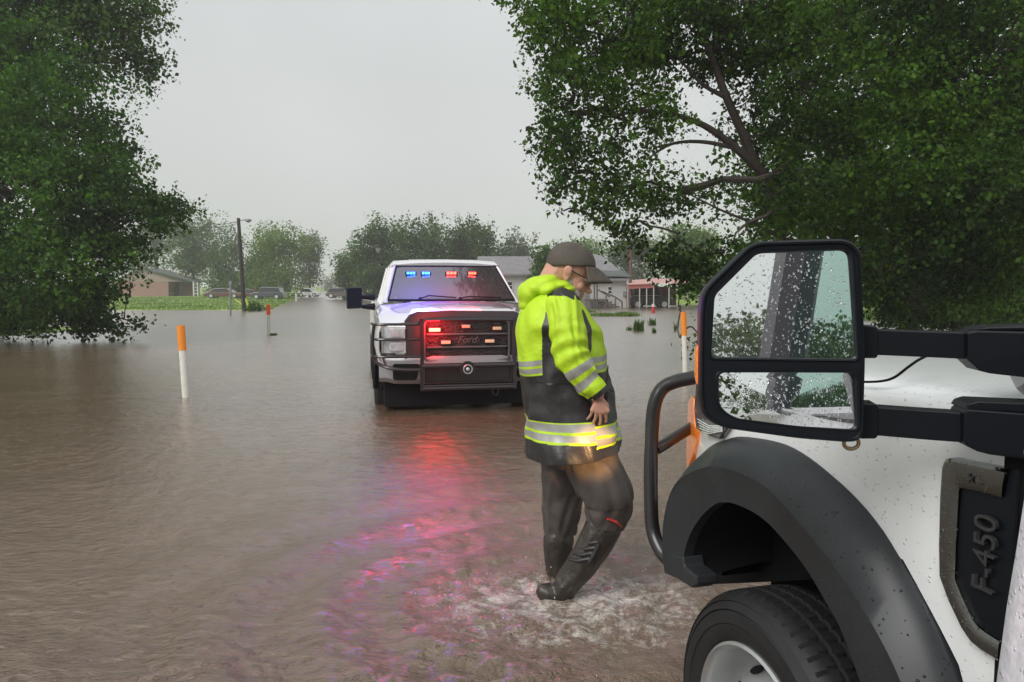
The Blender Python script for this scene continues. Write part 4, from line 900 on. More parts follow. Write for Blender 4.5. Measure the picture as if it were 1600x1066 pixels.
def remesh(ob, vox, sm=4, name=None):
    md = ob.modifiers.new('r', 'REMESH'); md.mode = 'VOXEL'; md.voxel_size = vox; md.use_smooth_shade = True
    ms = ob.modifiers.new('s', 'SMOOTH'); ms.factor = .5; ms.iterations = sm
    dg = bpy.context.evaluated_depsgraph_get(); me = bpy.data.meshes.new_from_object(ob.evaluated_get(dg)); ob.modifiers.clear(); old = ob.data; ob.data = me; bpy.data.meshes.remove(old); return ob
# head frame: upright head faces +x; tilt forward and put the ear at its pixel
TH = R(25); HS = 1.13; HC = pY(889.5, 428, YB); RH = Matrix.Rotation(TH, 3, 'Y') @ Matrix.Rotation(R(-4), 3, 'Z')
def hp(x, y, z): return HC+RH @ (Vector((x, y, z))*HS)
b = B()
def hb_(x, y, z, rx, ry, rz): b.ball(hp(x, y, z), (rx*HS, ry*HS, rz*HS), 24, 16, RH)
hb_(-.012, 0, .035, .098, .078, .092); hb_(.035, 0, -.025, .060, .062, .080); hb_(.03, 0, -.075, .055, .052, .035); hb_(.072, 0, -.098, .022, .026, .020)
hb_(.108, 0, -.032, .017, .0135, .012); hb_(.096, 0, -.010, .012, .009, .028); hb_(.080, 0, .028, .018, .048, .013); hb_(.095, 0, -.036, .012, .019, .009)
hb_(.062, .036, -.032, .024, .024, .024); hb_(.062, -.036, -.032, .024, .024, .024); hb_(.086, 0, -.062, .014, .024, .007); hb_(.084, 0, -.074, .013, .021, .007)
for s in (-1, 1):
    hb_(-.008, s*.080, -.002, .019, .006, .030); hb_(-.012, s*.086, .008, .018, .004, .022); hb_(-.002, s*.080, -.026, .010, .006, .012)
caps(b, [hp(-.045, 0, .0), hp(-.055, 0, -.06), pY(868, 462, YB), pY(874, 520, YB), pY(884, 640, YB), pY(886, 700, YB)], [.075, .068, .075, .15, .15, .10], 8)
# arms
SH = 3.47
armp = [pY(876, 478, SH), pY(886, 520, 3.43), pY(893, 562, 3.41), pY(912, 590, 3.40), pY(934, 617, 3.40)]
caps(b, armp, [.06, .052, .045, .042, .030], 8)
farm = [pY(880, 478, 3.90), pY(893, 530, 3.94), pY(903, 575, 3.93), pY(925, 600, 3.88), pY(944, 618, 3.84)]
caps(b, farm, [.06, .052, .045, .042, .030], 8)
def hand(wr, s, Yh):
    # palm hanging below the wrist, back of the hand outwards; px coordinates about the near hand
    kk = F/Yh
    def q(dx, dz, dy): return wr+Vector((dx, dy*s, dz))
    for i in range(5):
        t_ = i/4; caps(b, [q(.002-.006*i+.000, -.015, .001), q(-.026+.017*i*1.0, -.078+.004*abs(i-2.4), .0)], [.0165, .0125], 9)
    roots = [(-.026, -.072), (-.008, -.080), (.011, -.082), (.030, -.077)]; ln = [(.027, .020, .016), (.033, .023, .018), (.036, .025, .019), (.032, .022, .018)]
    for i, (x, z) in enumerate(roots):
        l1, l2, l3 = ln[i]; sp_ = (-.34, -.13, .06, .26)[i]
        p0 = q(x, z, 0); p1 = q(x+l1*sp_, z-l1*.93, .010); p2 = q(x+(l1+l2)*sp_-.003, z-l1*.93-l2*.74, .010+l2*.66); p3 = q(x+(l1+l2)*sp_-.007, z-l1*.93-l2*.74-l3*.42, .010+l2*.66+l3*.85)
        r_ = (.0072, .0080, .0083, .0080)[i]; caps(b, [p0, p1, p2, p3], [r_*1.1, r_, r_*.92, r_*.78], 6)
    caps(b, [q(.012, -.022, .012), q(.038, -.048, .018), q(.044, -.074, .022), q(.038, -.094, .026)], [.0165, .0135, .0115, .0092], 7)
    b.ball(q(.0, -.045, .004), (.030, .013, .034), 16, 10)
hand(pY(935, 618, 3.385), 1, 3.385); hand(pY(944, 618, 3.84), -1, 3.84)
# legs
YN, YF = 3.49, 3.80
nleg = [pY(903, 690, 3.63), pY(926, 735, 3.54), pY(949, 782, 3.49), pY(930, 840, YN), pY(896, 900, YN), pY(882, 930, YN), pY(900, 954, YN)]
fleg = [pY(886, 690, YF), pY(880, 780, YF), pY(874, 850, YF), pY(873, 915, YF), pY(876, 935, YF), pY(915, 950, YF)]
caps(b, [pY(886, 700, YB)]+nleg, [.10, .075, .070, .055, .05, .034, .030, .022], 8); caps(b, [pY(886, 700, YB)]+fleg, [.12, .085, .07, .055, .036, .030, .024], 8)
body = b.build('body', M['skin'], man, clean=False); remesh(body, .0036, 2)
# ---- jacket torso: rings from the outline
rows_px = [(436, 866, 894, .085, 15), (440, 858, 898, .11, 17), (447, 849, 904, .16, 18), (456, 838, 911, .205, 20), (468, 822, 920, .235, 21), (485, 812, 929, .255, 18), (503, 807, 936, .262, 11), (522, 805.5, 941, .245, 5), (545, 807, 947, .245, 0), (560, 809, 949, .247, 0), (575, 812, 951, .25, 0),
           (590, 815, 955, .255, -1), (610, 817.5, 960, .262, -2), (633, 820, 964, .27, -3), (655, 820.5, 967, .292, -5), (680, 821, 969, .312, -9), (700, 821.5, 970, .325, -13), (709, 822, 970, .328, -15)]
nS = 460; key = [(r[0], r[1], r[2], r[3], r[4]) for r in rows_px]; KP = spline([Vector((r[0], r[1], r[2])) for r in key], 22); KQ = spline([Vector((r[0], r[3], r[4])) for r in key], 22)
def fold(u, v, sd=0):
    """cloth folds from warped sines; u round, v down (m)"""
    w_ = .6*math.sin(2.3*u+7*v+sd)+.4*math.sin(5.1*u-9*v+1.3+sd)
    return .5*math.sin(4*u+17*v+2.2*w_+sd)+.35*math.sin(9*u-13*v+2*w_+2*sd)+.25*math.sin(3*u+41*v+2.5*w_)
rows = []; info = []
for a_, c_ in zip(KP, KQ):
    py, xl, xr = a_; hd_ = c_.y; tl = c_.z; rr = []; ii_ = []
    for s in range(nS):
        th = 2*math.pi*s/nS; cs, sn = math.cos(th), math.sin(th); ex = 2/2.1
        ux = math.copysign(abs(cs)**ex, cs); uy = math.copysign(abs(sn)**ex, sn)
        xr_ = xr-4*min(1, max(0, (py-520)/80)); cx = (xl+xr_)/2; px = cx+ux*(xr_-xl)/2; pyy = py+tl*(ux+1)/2
        amp = .0095*min(1, max(.15, (py-440)/50))*(1+.4*(py > 590))
        fo_ = fold(th, (py-440)/314, 0)*amp
        fo_ += .006*max(0, math.sin(th*9+.6*math.sin(py*.05)))*max(0, (py-600)/110)
        p = pY(px, pyy, YB)+Vector((cs*fo_, uy*hd_+sn*fo_, 0)); p.z += 0
        rr.append(p); ii_.append((px, pyy, uy))
    rows.append(rr); info.append(ii_)
nR = len(rows); V = [v-MO for r in rows for v in r]; Fc = []; mi = []
def jacket_col(px, py, uy):
    near = abs(uy)
    yb_ = py-(0 if px > 880 else (880-px)*.11)            # hem bands drop a little to the back
    # lower band
    lb = py+(px-822)/148*9*0
    L0 = 647+ (8 if px > 922 and px < 960 else 0)
    L0 = 650-(px-822)*.03+(7 if px > 921 else 0)
    if L0-2.5 <= py < L0: return 0
    if L0 <= py < L0+11: return 2
    if L0+11 <= py < L0+15: return 0
    if L0+15 <= py < L0+25: return 2
    if L0+25 <= py < L0+28.5: return 0
    if py >= L0+28.5: return 1
    # chest band, back and front pieces
    c0 = 553+max(0, (856-px))*.22
    side = (852-8*min(1, max(0, (py-472)/35)) < px < 856+max(0, py-474)*.30) and py > 474-(px-852)*.5 and near > .3
    side = side or (844 < px < 885 and py > 545)
    if py > 566 and 862 < px < 905 and near > .3: side = True
    if side: return 1
    if py < c0-0: 
        # black yoke, collar and the curved front piping
        if 852 < px < 905 and 447 < py < 463+max(0, (px-880))*.25 and near > .28: return 1
        tt_ = (py-482)/64
        if 0 < tt_ < 1 and abs(px-(906+9*math.sin(1.9*tt_))) < 4.6*math.sqrt(max(0, math.sin(math.pi*tt_))) and near > .3: return 1
        if px > 904+(py-458)*.62 and py < 508 and near < .7: return 1
        return 0
    if py < c0+8.5: return 2
    if py < c0+12: return 0
    if py < c0+20: return 2
    if py < c0+23: return 0
    return 1
for i in range(nR-1):
    for s in range(nS):
        s2 = (s+1) % nS; Fc.append([i*nS+s, (i+1)*nS+s, (i+1)*nS+s2, i*nS+s2]); q = info[i][s]; q2 = info[i+1][s2]
        mi.append(jacket_col((q[0]+q2[0])/2, (q[1]+q2[1])/2, (q[2]+q2[2])/2))
jk = mesh_obj('jacket', V, Fc, [M['hivis'], M['jacket_black'], M['reflective']], man, True, mi)
md = jk.modifiers.new('solid', 'SOLIDIFY'); md.thickness = .006; md.offset = -1
# sleeves
def sleeve(path, Rr, sd, cols, nm):
    P = spline(path, 32); n = len(P); Rs = [v.x for v in spline([Vector((r, 0, 0)) for r in Rr], 32)]
    d = [0]
    for i in range(1, n): d.append(d[-1]+(P[i]-P[i-1]).length)
    vs_ = []; fs_ = []; mi_ = []; ns = 240; prev = Vector((1, 0, 0))
    for i, p in enumerate(P):
        t_ = (P[min(i+1, n-1)]-P[max(i-1, 0)]).normalized(); u = prev-t_*prev.dot(t_); u.normalize(); prev = u; w_ = t_.cross(u); f = d[i]/d[-1]
        for s in range(ns):
            th = 2*math.pi*s/ns; bend = math.exp(-((f-.55)/.16)**2)
            r = Rs[i]+.008*fold(th*1.0, d[i]*1.3, sd)+.006*bend*math.sin(d[i]*95+1.5*math.sin(th))+.004*math.sin(d[i]*60+th)*math.exp(-((f-.85)/.1)**2)
            vs_.append(p+(u*math.cos(th)+w_*math.sin(th))*r-MO)
    for i in range(n-1):
        f = d[i]/d[-1]
        for s in range(ns): fs_.append([i*ns+s, i*ns+(s+1) % ns, (i+1)*ns+(s+1) % ns, (i+1)*ns+s]); q_ = (vs_[i*ns+s]+MO-CAM); yy_ = q_.y*math.cos(PT)-q_.z*math.sin(PT); zz_ = q_.y*math.sin(PT)+q_.z*math.cos(PT); mi_.append(cols(f, s/ns, CX+F*q_.x/yy_, CY-F*zz_/yy_))
    o = mesh_obj(nm, vs_, fs_, [M['hivis'], M['jacket_black'], M['reflective']], jk, True, mi_)
    bm = bmesh.new(); bm.from_mesh(o.data); bmesh.ops.recalc_face_normals(bm, faces=bm.faces); bm.to_mesh(o.data); bm.free(); return o
def scol(f, s, px=0, py=999):
    if 856 < px < 898 and py < 462+max(0, px-884)*.5: return 1
    if f > .955: return 1
    if .685 < f < .755 or .80 < f < .865: return 2
    return 0
sleeve([pY(868, 474, 3.56), pY(878, 476, 3.50), pY(882, 492, 3.455), pY(886, 520, 3.43), pY(893, 556, 3.41), pY(910, 586, 3.40), pY(926, 605, 3.395), pY(937, 619, 3.39)], [.045, .078, .083, .082, .079, .066, .056, .046], .4, scol, 'sleeve')
sleeve([pY(872, 474, 3.80), pY(880, 476, 3.86), pY(886, 492, 3.90), pY(892, 525, 3.94), pY(902, 570, 3.93), pY(920, 595, 3.89), pY(932, 607, 3.86), pY(944, 619, 3.84)], [.045, .078, .083, .08, .074, .062, .054, .046], 2.4, scol, 'sleeve')
# hood lying on the back, collar stand
hb = B()
for px, py, rx, rz, ry, dy in ((838, 450, 26, 18, .15, 0), (826, 462, 18, 22, .14, 0), (850, 441, 26, 12, .15, 0), (872, 446, 22, 10, .15, 0), (822, 476, 12, 13, .11, 0), (884, 452, 16, 8, .14, -.0), (856, 452, 22, 14, .19, 0), (860, 438, 16, 9, .11, 0)):
    hb.ball(pY(px, py, YB+dy), (rx/k0, ry, rz/k0), 24, 16, Matrix.Rotation(R(-18), 3, 'Y') if px < 860 else None)
ho_ = hb.build('hood', M['hivis'], jk, clean=False); remesh(ho_, .006, 10)
me = ho_.data; n = len(me.vertices); co = np.empty(n*3); me.vertices.foreach_get('co', co); no = np.empty(n*3); me.vertices.foreach_get('normal', no); co = co.reshape(-1, 3); no = no.reshape(-1, 3)
u_ = co[:, 0]*1.0; v_ = co[:, 2]; y_ = co[:, 1]
f_ = .6*np.sin(55*(v_+.55*u_)+2*np.sin(14*u_+6*y_)+1.2*np.sin(20*y_))+.4*np.sin(95*(v_*.6+u_*.2)+3*np.sin(9*u_)+8*y_)
co += no*(f_*.0048)[:, None]; me.vertices.foreach_set('co', co.ravel()); me.update()
cb = B()
CP = [[pY(898, 446, YB)+Vector((0, s*.075, 0)), pY(912, 456, YB)+Vector((0, s*.07, 0)), pY(921, 468, YB)+Vector((0, s*.055, 0)), pY(928, 484, YB)+Vector((0, s*.035, 0)), pY(936, 505, YB)+Vector((0, s*.015, 0))] for s in (-1, 1)]
for P in CP: cb.tube(spline(P, 5), [.022, .021, .02]+[.018]*18, 10, flat=1.0)
yk = B(); yk.tube(spline([pY(860, 462, 3.475), pY(868, 454, 3.462), pY(880, 452, 3.455), pY(892, 457, 3.462), pY(897, 466, 3.47)], 5), [.012, .02, .024, .026, .028, .03]+[.03]*9+[.026, .024, .02, .016, .012, .010], 12); 
fl_ = B(); fl_.grid([[pY(944, 578+q*4, YB-.16+r_*.02)+Vector((r_*.03, -.02*math.sin(r_), 0)) for q in range(19)] for r_ in range(-2, 3)])
# ---- trousers
def leg(path, Rr, sd, nm, mt, par, ns=72, amp=.011, sub=12, fl=1.0):
    P = spline(path, sub); n = len(P); Rs = [v.x for v in spline([Vector((r, 0, 0)) for r in Rr], sub)]; d = [0]
    for i in range(1, n): d.append(d[-1]+(P[i]-P[i-1]).length)
    rw = []; prev = Vector((1, 0, 0))
    for i, p in enumerate(P):
        t_ = (P[min(i+1, n-1)]-P[max(i-1, 0)]).normalized(); u = prev-t_*prev.dot(t_); u.normalize(); prev = u; w_ = t_.cross(u)
        rw.append([p+(u*math.cos(q)+w_*math.sin(q)*fl)*(Rs[i]+amp*fold(q, d[i]*1.2, sd)) for q in [2*math.pi*s/ns for s in range(ns)]])
    m_ = B(); m_.grid(rw, closed=True); m_.add(rw[0], [list(range(ns))]); m_.add(rw[-1], [list(range(ns))[::-1]])
    return m_
tn = leg([pY(888, 655, 3.68), pY(905, 690, 3.61), pY(926, 730, 3.54), pY(946, 766, 3.49), pY(951, 788, YN), pY(948, 806, YN), pY(944, 820, YN)], [.10, .122, .130, .120, .112, .100, .088], .7, 'trousers', None, None)
tf = leg([pY(886, 668, YF-.06), pY(884, 705, YF), pY(880, 750, YF), pY(877, 795, YF), pY(875, 828, YF), pY(875, 838, YF)], [.14, .122, .112, .098, .083, .075], 3.1, 'trousers', None, None)
tn.v += tf.v; nn_ = len(tn.v)-len(tf.v); tn.ball(pY(889, 688, YB), (.18, .22, .155), 24, 14); tn.f += [[i+nn_ for i in f] for f in tf.f]
tr = tn.build('trousers', M['trouser'], man, smooth=True, sharp=70)
rt = B(); rt.tube([pY(949, 811, YN-.105), pY(961, 815, YN-.09), pY(970, 823, YN-.06)], [.012, .018, .010], 8, flat=.5); rt.build('red_tab', M['red_tab'], tr)
# ---- boots
b1 = leg([pY(949, 812, YN), pY(944, 822, YN), pY(934, 842, YN), pY(915, 872, YN), pY(897, 898, YN), pY(882, 918, YN), pY(876, 930, YN)], [.066, .088, .086, .076, .066, .060, .045], 1.1, '', None, None, amp=.0045)
f1 = leg([pY(841, 918, YN), pY(853, 926, YN), pY(872, 936, YN), pY(892, 950, YN), pY(908, 962, YN), pY(914, 966, YN)], [.022, .050, .058, .052, .040, .020], 2.2, '', None, None, amp=.003, fl=.85)
b1.v += f1.v; nn_ = len(b1.v)-len(f1.v); b1.f += [[i+nn_ for i in f] for f in f1.f]
o = b1.build('boot', M['boot'], man, clean=False); remesh(o, .006, 4)
st = B()
for t_ in (.15, .3, .45, .6): p = pY(905-44*t_+34, 832+60*t_, YN); st.tube([p+Vector((-.075, -.02, -.01)), p+Vector((-.04, -.075, 0)), p+Vector((.02, -.085, .015))], .008, 6)
st.tube([pY(936, 850, YN-.085), pY(921, 878, YN-.08)], .014, 8); st.build('strap', M['jacket_black'], o, smooth=True)
b2 = leg([pY(874, 826, YF), pY(873, 840, YF), pY(872, 865, YF), pY(873, 895, YF), pY(875, 925, YF)], [.062, .080, .074, .062, .056], 4.1, '', None, None, amp=.0045)
f2 = leg([pY(858, 934, YF), pY(868, 938, YF), pY(890, 944, YF), pY(915, 948, YF)], [.02, .052, .055, .03], 2.2, '', None, None, amp=.002)
b2.v += f2.v; nn_ = len(b2.v)-len(f2.v); b2.f += [[i+nn_ for i in f] for f in f2.f]
o = b2.build('boot', M['boot'], man, clean=False); remesh(o, .006, 4)
# ---- cap
cb = B(); rows = [[] for _ in range(17)]
def dome(th, ph): return -.010+.110*math.cos(th)*math.sin(ph), .089*math.sin(th)*math.sin(ph), .040+.095*math.cos(ph)
for s in range(41):
    th = 2*math.pi*s/40; lo, hi = .3, 2.6
    for _ in range(25):
        m_ = (lo+hi)/2; x, y, z = dome(th, m_)
        if z > .032+.45*x: lo = m_
        else: hi = m_
    for i in range(17):
        x, y, z = dome(th, lo*i/16); rows[i].append(hp(x, y, z+.0035*math.cos(6*th)*math.sin(math.pi*i/16)))
cb.grid(rows); cap = cb.build('cap', M['cap'], man, smooth=True, sharp=60)
cap.modifiers.new('s', 'SOLIDIFY').thickness = .003
bb = B(); r0 = []; r1 = []
for s in np.linspace(-1, 1, 21):
    y0 = .078*math.sin(s*1.25)/math.sin(1.25); x0 = .004+.096*math.sqrt(max(0, 1-(y0/.09)**2)); z0 = .034+.45*x0
    col = []
    for q in np.linspace(0, 1, 8):
        x = x0+(.090*math.cos(s*1.15))*q; y = y0*(1+.06*q); z = z0-.004-.018*q-.03*(s*s)*q-.012*q*q
        col.append(hp(x, y, z))
    r0.append(col)
bb.grid(r0); br = bb.build('brim', M['cap'], cap, smooth=True); br.modifiers.new('s', 'SOLIDIFY').thickness = .004
bn = B(); bn.ball(hp(-.010, 0, .137), .008); bn.build('button', M['cap'], cap, smooth=True)
# beard, glasses, eyes
bd = B()
def db(x, y, z, rx, ry, rz): bd.ball(hp(x, y, z), (rx*HS, ry*HS, rz*HS), 16, 10, RH)
db(.034, 0, -.088, .060, .057, .032); db(.080, 0, -.104, .030, .036, .034); db(.084, 0, -.055, .016, .026, .008)
for s in (-1, 1): db(.045, s*.040, -.072, .040, .022, .030); db(.018, s*.058, -.045, .018, .010, .030)
bo = bd.build('beard', M['beard'], man, clean=False); remesh(bo, .005, 4)
gl = B()
for s in (-1, 1):
    gl.tube([hp(-.002, s*.084, .012), hp(.045, s*.076, .010), hp(.088, s*.062, .008)], .003, 6)
    gl.tube([hp(.090+.004*math.cos(q), s*(.034+.026*math.cos(q)), .002+.018*math.sin(q)) for q in np.linspace(0, 2*math.pi, 17)[:-1]], .0026, 6, closed=True)
gl.tube([hp(.098, -.009, .004), hp(.098, .009, .004)], .0025, 6); gg = gl.build('glasses', M['dark_frame'], man, smooth=True)
M['eye'] = mat('eye', (.25, .22, .2), .2)
for s in (-1, 1): ey = B(); ey.ball(hp(.078, s*.032, .004), .0125*HS, 12, 8); ey.build('eye', M['eye'], man, smooth=True)
sm_ = B()
sm_.tube(spline([pY(857, 474, 3.462), pY(862, 500, 3.438), pY(868, 540, 3.425), pY(876, 566, 3.43)], 6), .0022, 5)
sm_.build('piping', M['reflective'], jk, smooth=True)
pk_ = B(); pk_.prism([pY(905, 612, 3.405), pY(931, 610, 3.425), pY(931, 620, 3.425), pY(905, 622, 3.405)], (0, -.006, 0)); 
# radio on the chest pocket: antenna and cable
rd = B(); rd.tube([pY(943, 612, YB-.2), pY(949, 590, YB-.2), pY(950, 571, YB-.2)], [.006, .004, .003], 6); rd.box(pY(944, 622, YB-.2), (.03, .03, .07), bev=.004)
rd.tube(spline([pY(944, 609, YB-.2), pY(952, 608, YB-.19), pY(958, 612, YB-.15)], 4), .003, 6); rd.build('radio', M['black_plastic'], man, smooth=True)
# ------------------------------------------------------------ posts, pole, houses, far vehicles
M['post_white'] = mat('post_white', (.66, .64, .56), .6, var=(8, .15)); M['orange'] = mat('orange', (.80, .26, .02), .5, var=(12, .1)); M['orange_red'] = mat('orange_red', (.85, .10, .03), .5)
def marker(label, bx, by, tx, ty, wpx, cap_, orm='orange', cap=True):
    a = pZ(bx, by); b_ = pY(tx, ty, a.y); k = a.y/F; wd = wpx*k/2; root = empty('marker_post', a, label, 'marker post', 'marker posts standing in the flood')
    d = b_-a; up = d.normalized(); mb = MB(a)
    def sect(f, w_): c_ = a+d*f; return [c_+Vector((math.cos(q)*w_, math.sin(q)*w_*.45+abs(math.cos(q))*w_*.15, 0)) for q in np.linspace(0, 2*math.pi, 13)[:-1]]
    f0 = 1-cap_
    mb.grid([sect(f, wd) for f in (-.25, 0, .3, f0)], closed=True); mb.build('post', M['post_white'], root, smooth=True, sharp=50)
    mb = MB(a); rs = [sect(f0-.01, wd*1.12), sect(f0, wd*1.14), sect(1, wd*1.14)]; mb.grid(rs, closed=True); mb.add(rs[-1], [list(range(12))]); mb.build('orange_sleeve', M[orm], root, smooth=True, sharp=50)
marker('leaning white post with orange top in the open water on the left, the nearest one', 290, 622, 282, 509, 11.5, .33)
marker('white post with red orange top standing farther out, between pole and pickup', 420, 523, 419, 476, 5.5, .33, 'orange_red')
marker('white post with orange top just left of the big truck mirror', 1071, 592, 1068, 488, 8, .34)
# utility pole with a street lamp arm
a = pZ(382, 486); kz = a.y/F; b_ = pY(372.5, 341, a.y); root = empty('utility_pole', a, 'leaning dark utility pole with a lamp arm at the lawn edge', 'utility pole')
M['pole_wood'] = mat('pole_wood', (.035, .032, .028), .8, var=(3, .3)); M['grey_metal'] = mat('grey_metal', (.25, .26, .27), .5, metal=.4)
mb = MB(a); mb.tube([a-Vector((0, 0, .5)), b_], [.15, .11], 10); mb.build('pole', M['pole_wood'], root, smooth=True, sharp=40)
mb = MB(a); mb.tube([pY(373, 345, a.y), pY(380, 344, a.y), pY(385, 342.5, a.y)], .04, 6); la = mb.build('lamp_arm', M['grey_metal'], root)
mb = MB(a); mb.ball(pY(388, 344.5, a.y), (.22, .15, .11), 10, 8); mb.tube([pY(388, 344, a.y), pY(388, 348, a.y)], .09, 8); mb.build('lamp_head', M['grey_metal'], la, smooth=True)
mb = MB(a); mb.tube(spline([pY(372, 346, a.y), pY(352, 350, a.y+12), pY(325, 351, a.y+26), pY(260, 345, a.y+50)], 5), .018, 4); mb.tube(spline([pY(373, 349, a.y), pY(350, 354, a.y+12), pY(322, 356, a.y+26), pY(256, 352, a.y+50)], 5), .016, 4); mb.build('wire', M['black_dull'], root)
mb = MB(a); mb.tube([pY(383, 467, a.y), pY(390, 482, a.y)], .07, 6); mb.tube([pY(367, 468, a.y), pY(381, 478, a.y)], .05, 6); mb.build('guy_guard', mat('guy_yellow', (.55, .60, .12), .5), root)
a = pZ(360, 493); mb = MB(a); mb.tube([a-Vector((0, 0, .3)), pY(360, 441, a.y)], .055, 8); mb.box(pY(360, 442, a.y), (.16, .1, .2))
o = mb.build('sign_post', M['grey_metal'], smooth=True, sharp=30); o.location = a; tag(o, 'thin grey post standing in water left of the utility pole', 'post')
for px, py, lb in ((393, 486, 'small dark clump of weeds in the water right of the utility pole foot'), (402, 486, 'second small dark clump of weeds in the water, farther from the pole')):
    a = pZ(px, py); S = a+Vector((0, 0, .15)); S = np.array([tuple(S)]*40)+rng.normal(size=(40, 3))*[.14, .12, .09]
    tag(crown('weed_clump', S, .2, 5, M['leaf_mid'], None, a, -.6), lb, 'weeds', 'weed clumps in the water').location = a
# brick house on the left
M['brick'] = mat('brick', (.30, .155, .125), .8, var=(2.5, .12)); 
def brick_lines(m, s=5):
    t = m.node_tree; b = t.nodes['Principled BSDF']; bt = t.nodes.new('ShaderNodeTexBrick'); bt.inputs['Scale'].default_value = s; bt.inputs['Color1'].default_value = (.30, .15, .12, 1); bt.inputs['Color2'].default_value = (.24, .12, .10, 1); bt.inputs['Mortar'].default_value = (.34, .28, .25, 1)
    tcn = t.nodes.new('ShaderNodeTexCoord'); mp_ = t.nodes.new('ShaderNodeMapping'); mp_.inputs['Rotation'].default_value = (R(90), 0, 0); t.links.new(tcn.outputs['Object'], mp_.inputs[0]); t.links.new(mp_.outputs[0], bt.inputs[0]); t.links.new(bt.outputs[0], b.inputs['Base Color'])
brick_lines(M['brick'], 3)
M['siding_tan'] = mat('siding_tan', (.30, .235, .20), .8); M['shingle'] = mat('shingle', (.10, .115, .11), .85, var=(3, .25)); M['shingle_grey'] = mat('shingle_grey', (.21, .20, .205), .85, var=(2, .2)); M['trim_white'] = mat('trim_white', (.6, .6, .58), .6)
def siding(m, col, k=6.0):
    t = m.node_tree; b = t.nodes['Principled BSDF']; wv = t.nodes.new('ShaderNodeTexWave'); wv.wave_type = 'BANDS'; wv.bands_direction = 'Z'; wv.wave_profile = 'SAW'; wv.inputs['Scale'].default_value = k/6.28*3.14; wv.inputs['Distortion'].default_value = 0
    tcn = t.nodes.new('ShaderNodeTexCoord'); t.links.new(tcn.outputs['Object'], wv.inputs[0]); bp = t.nodes.new('ShaderNodeBump'); bp.inputs['Distance'].default_value = .03; t.links.new(wv.outputs[1], bp.inputs['Height']); t.links.new(bp.outputs[0], b.inputs['Normal'])
M['siding_white'] = mat('siding_white', (.72, .72, .70), .6, var=(1.5, .06)); siding(M['siding_white'], None, 8)
HY = 116.0
def h(px, py, dy=0): return pY(px, py, HY+dy)
g0 = h(250, 464); g0.z = ground_z(np.array([g0.x]), np.array([g0.y]))[0]
root = empty('brick_house', g0, 'low brick house with a tan gable behind the green lawn', 'house')
def flr(p): p = p.copy(); p.z = g0.z-.2; return p
mb = MB(g0); mb.prism([flr(h(180, 460)), h(180, 440), h(263, 440), flr(h(263, 460))], (0, 9, 0)); mb.build('wall', M['brick'], root)
mb = MB(g0); mb.prism([h(175, 440.3), h(223, 420), h(290, 440.3)], (0, 9, 0)); mb.build('gable', M['siding_tan'], root)
mb = MB(g0); mb.prism([h(170, 441.5, -.4), h(222, 418, -.4), h(254, 421.5, -.2), h(314, 441.5, -.4), h(308, 441.5, -.4), h(222, 420.2, -.4)], (0, .3, 0))
mb.add([h(222, 419, -.5), h(258, 422, 6), h(315, 441, 6), h(292, 441.3, -.5), h(222, 420.4, -.4), h(258, 423.2, 6.1), h(314, 442, 6.1), h(292, 442.4, -.4)], [[0, 1, 2, 3], [4, 7, 6, 5], [0, 3, 7, 4], [3, 2, 6, 7], [2, 1, 5, 6], [0, 4, 5, 1]])
mb.build('roof', M['shingle'], root)
mb = MB(g0); mb.prism([flr(h(263, 460, 2.2)), h(263, 440, 2.2), h(311, 440, 2.2), flr(h(311, 460, 2.2))], (0, .2, 0)); mb.build('porch_wall', mat('porch_dark', (.14, .075, .075), .8), root)
mb = MB(g0); mb.box((h(265.5, 450, 2.1)), (.9, .1, 1.5)); mb.box(h(278, 452, 2.1), (1.1, .1, 2.2)); mb.build('window', M['glass_dark'], root)
mb = MB(g0)
mb.box(h(267, 452, 2.0), (.16, .1, 1.0)); mb.build('window_frame', M['trim_white'], root)
for px in (302.5, 309): mb = MB(g0); mb.box((h(px, 450, -.3).x, h(px, 450, -.3).y, (g0.z+h(px, 440).z)/2), (.18, .18, h(px, 440).z-g0.z)); mb.build('porch_post', M['trim_white'], root)
for q in (444, 449, 454, 459): mb = MB(g0); mb.box(h(305.7, q, -.3), (.7, .05, .10)); mb.build('trellis_bar', M['trim_white'], root)
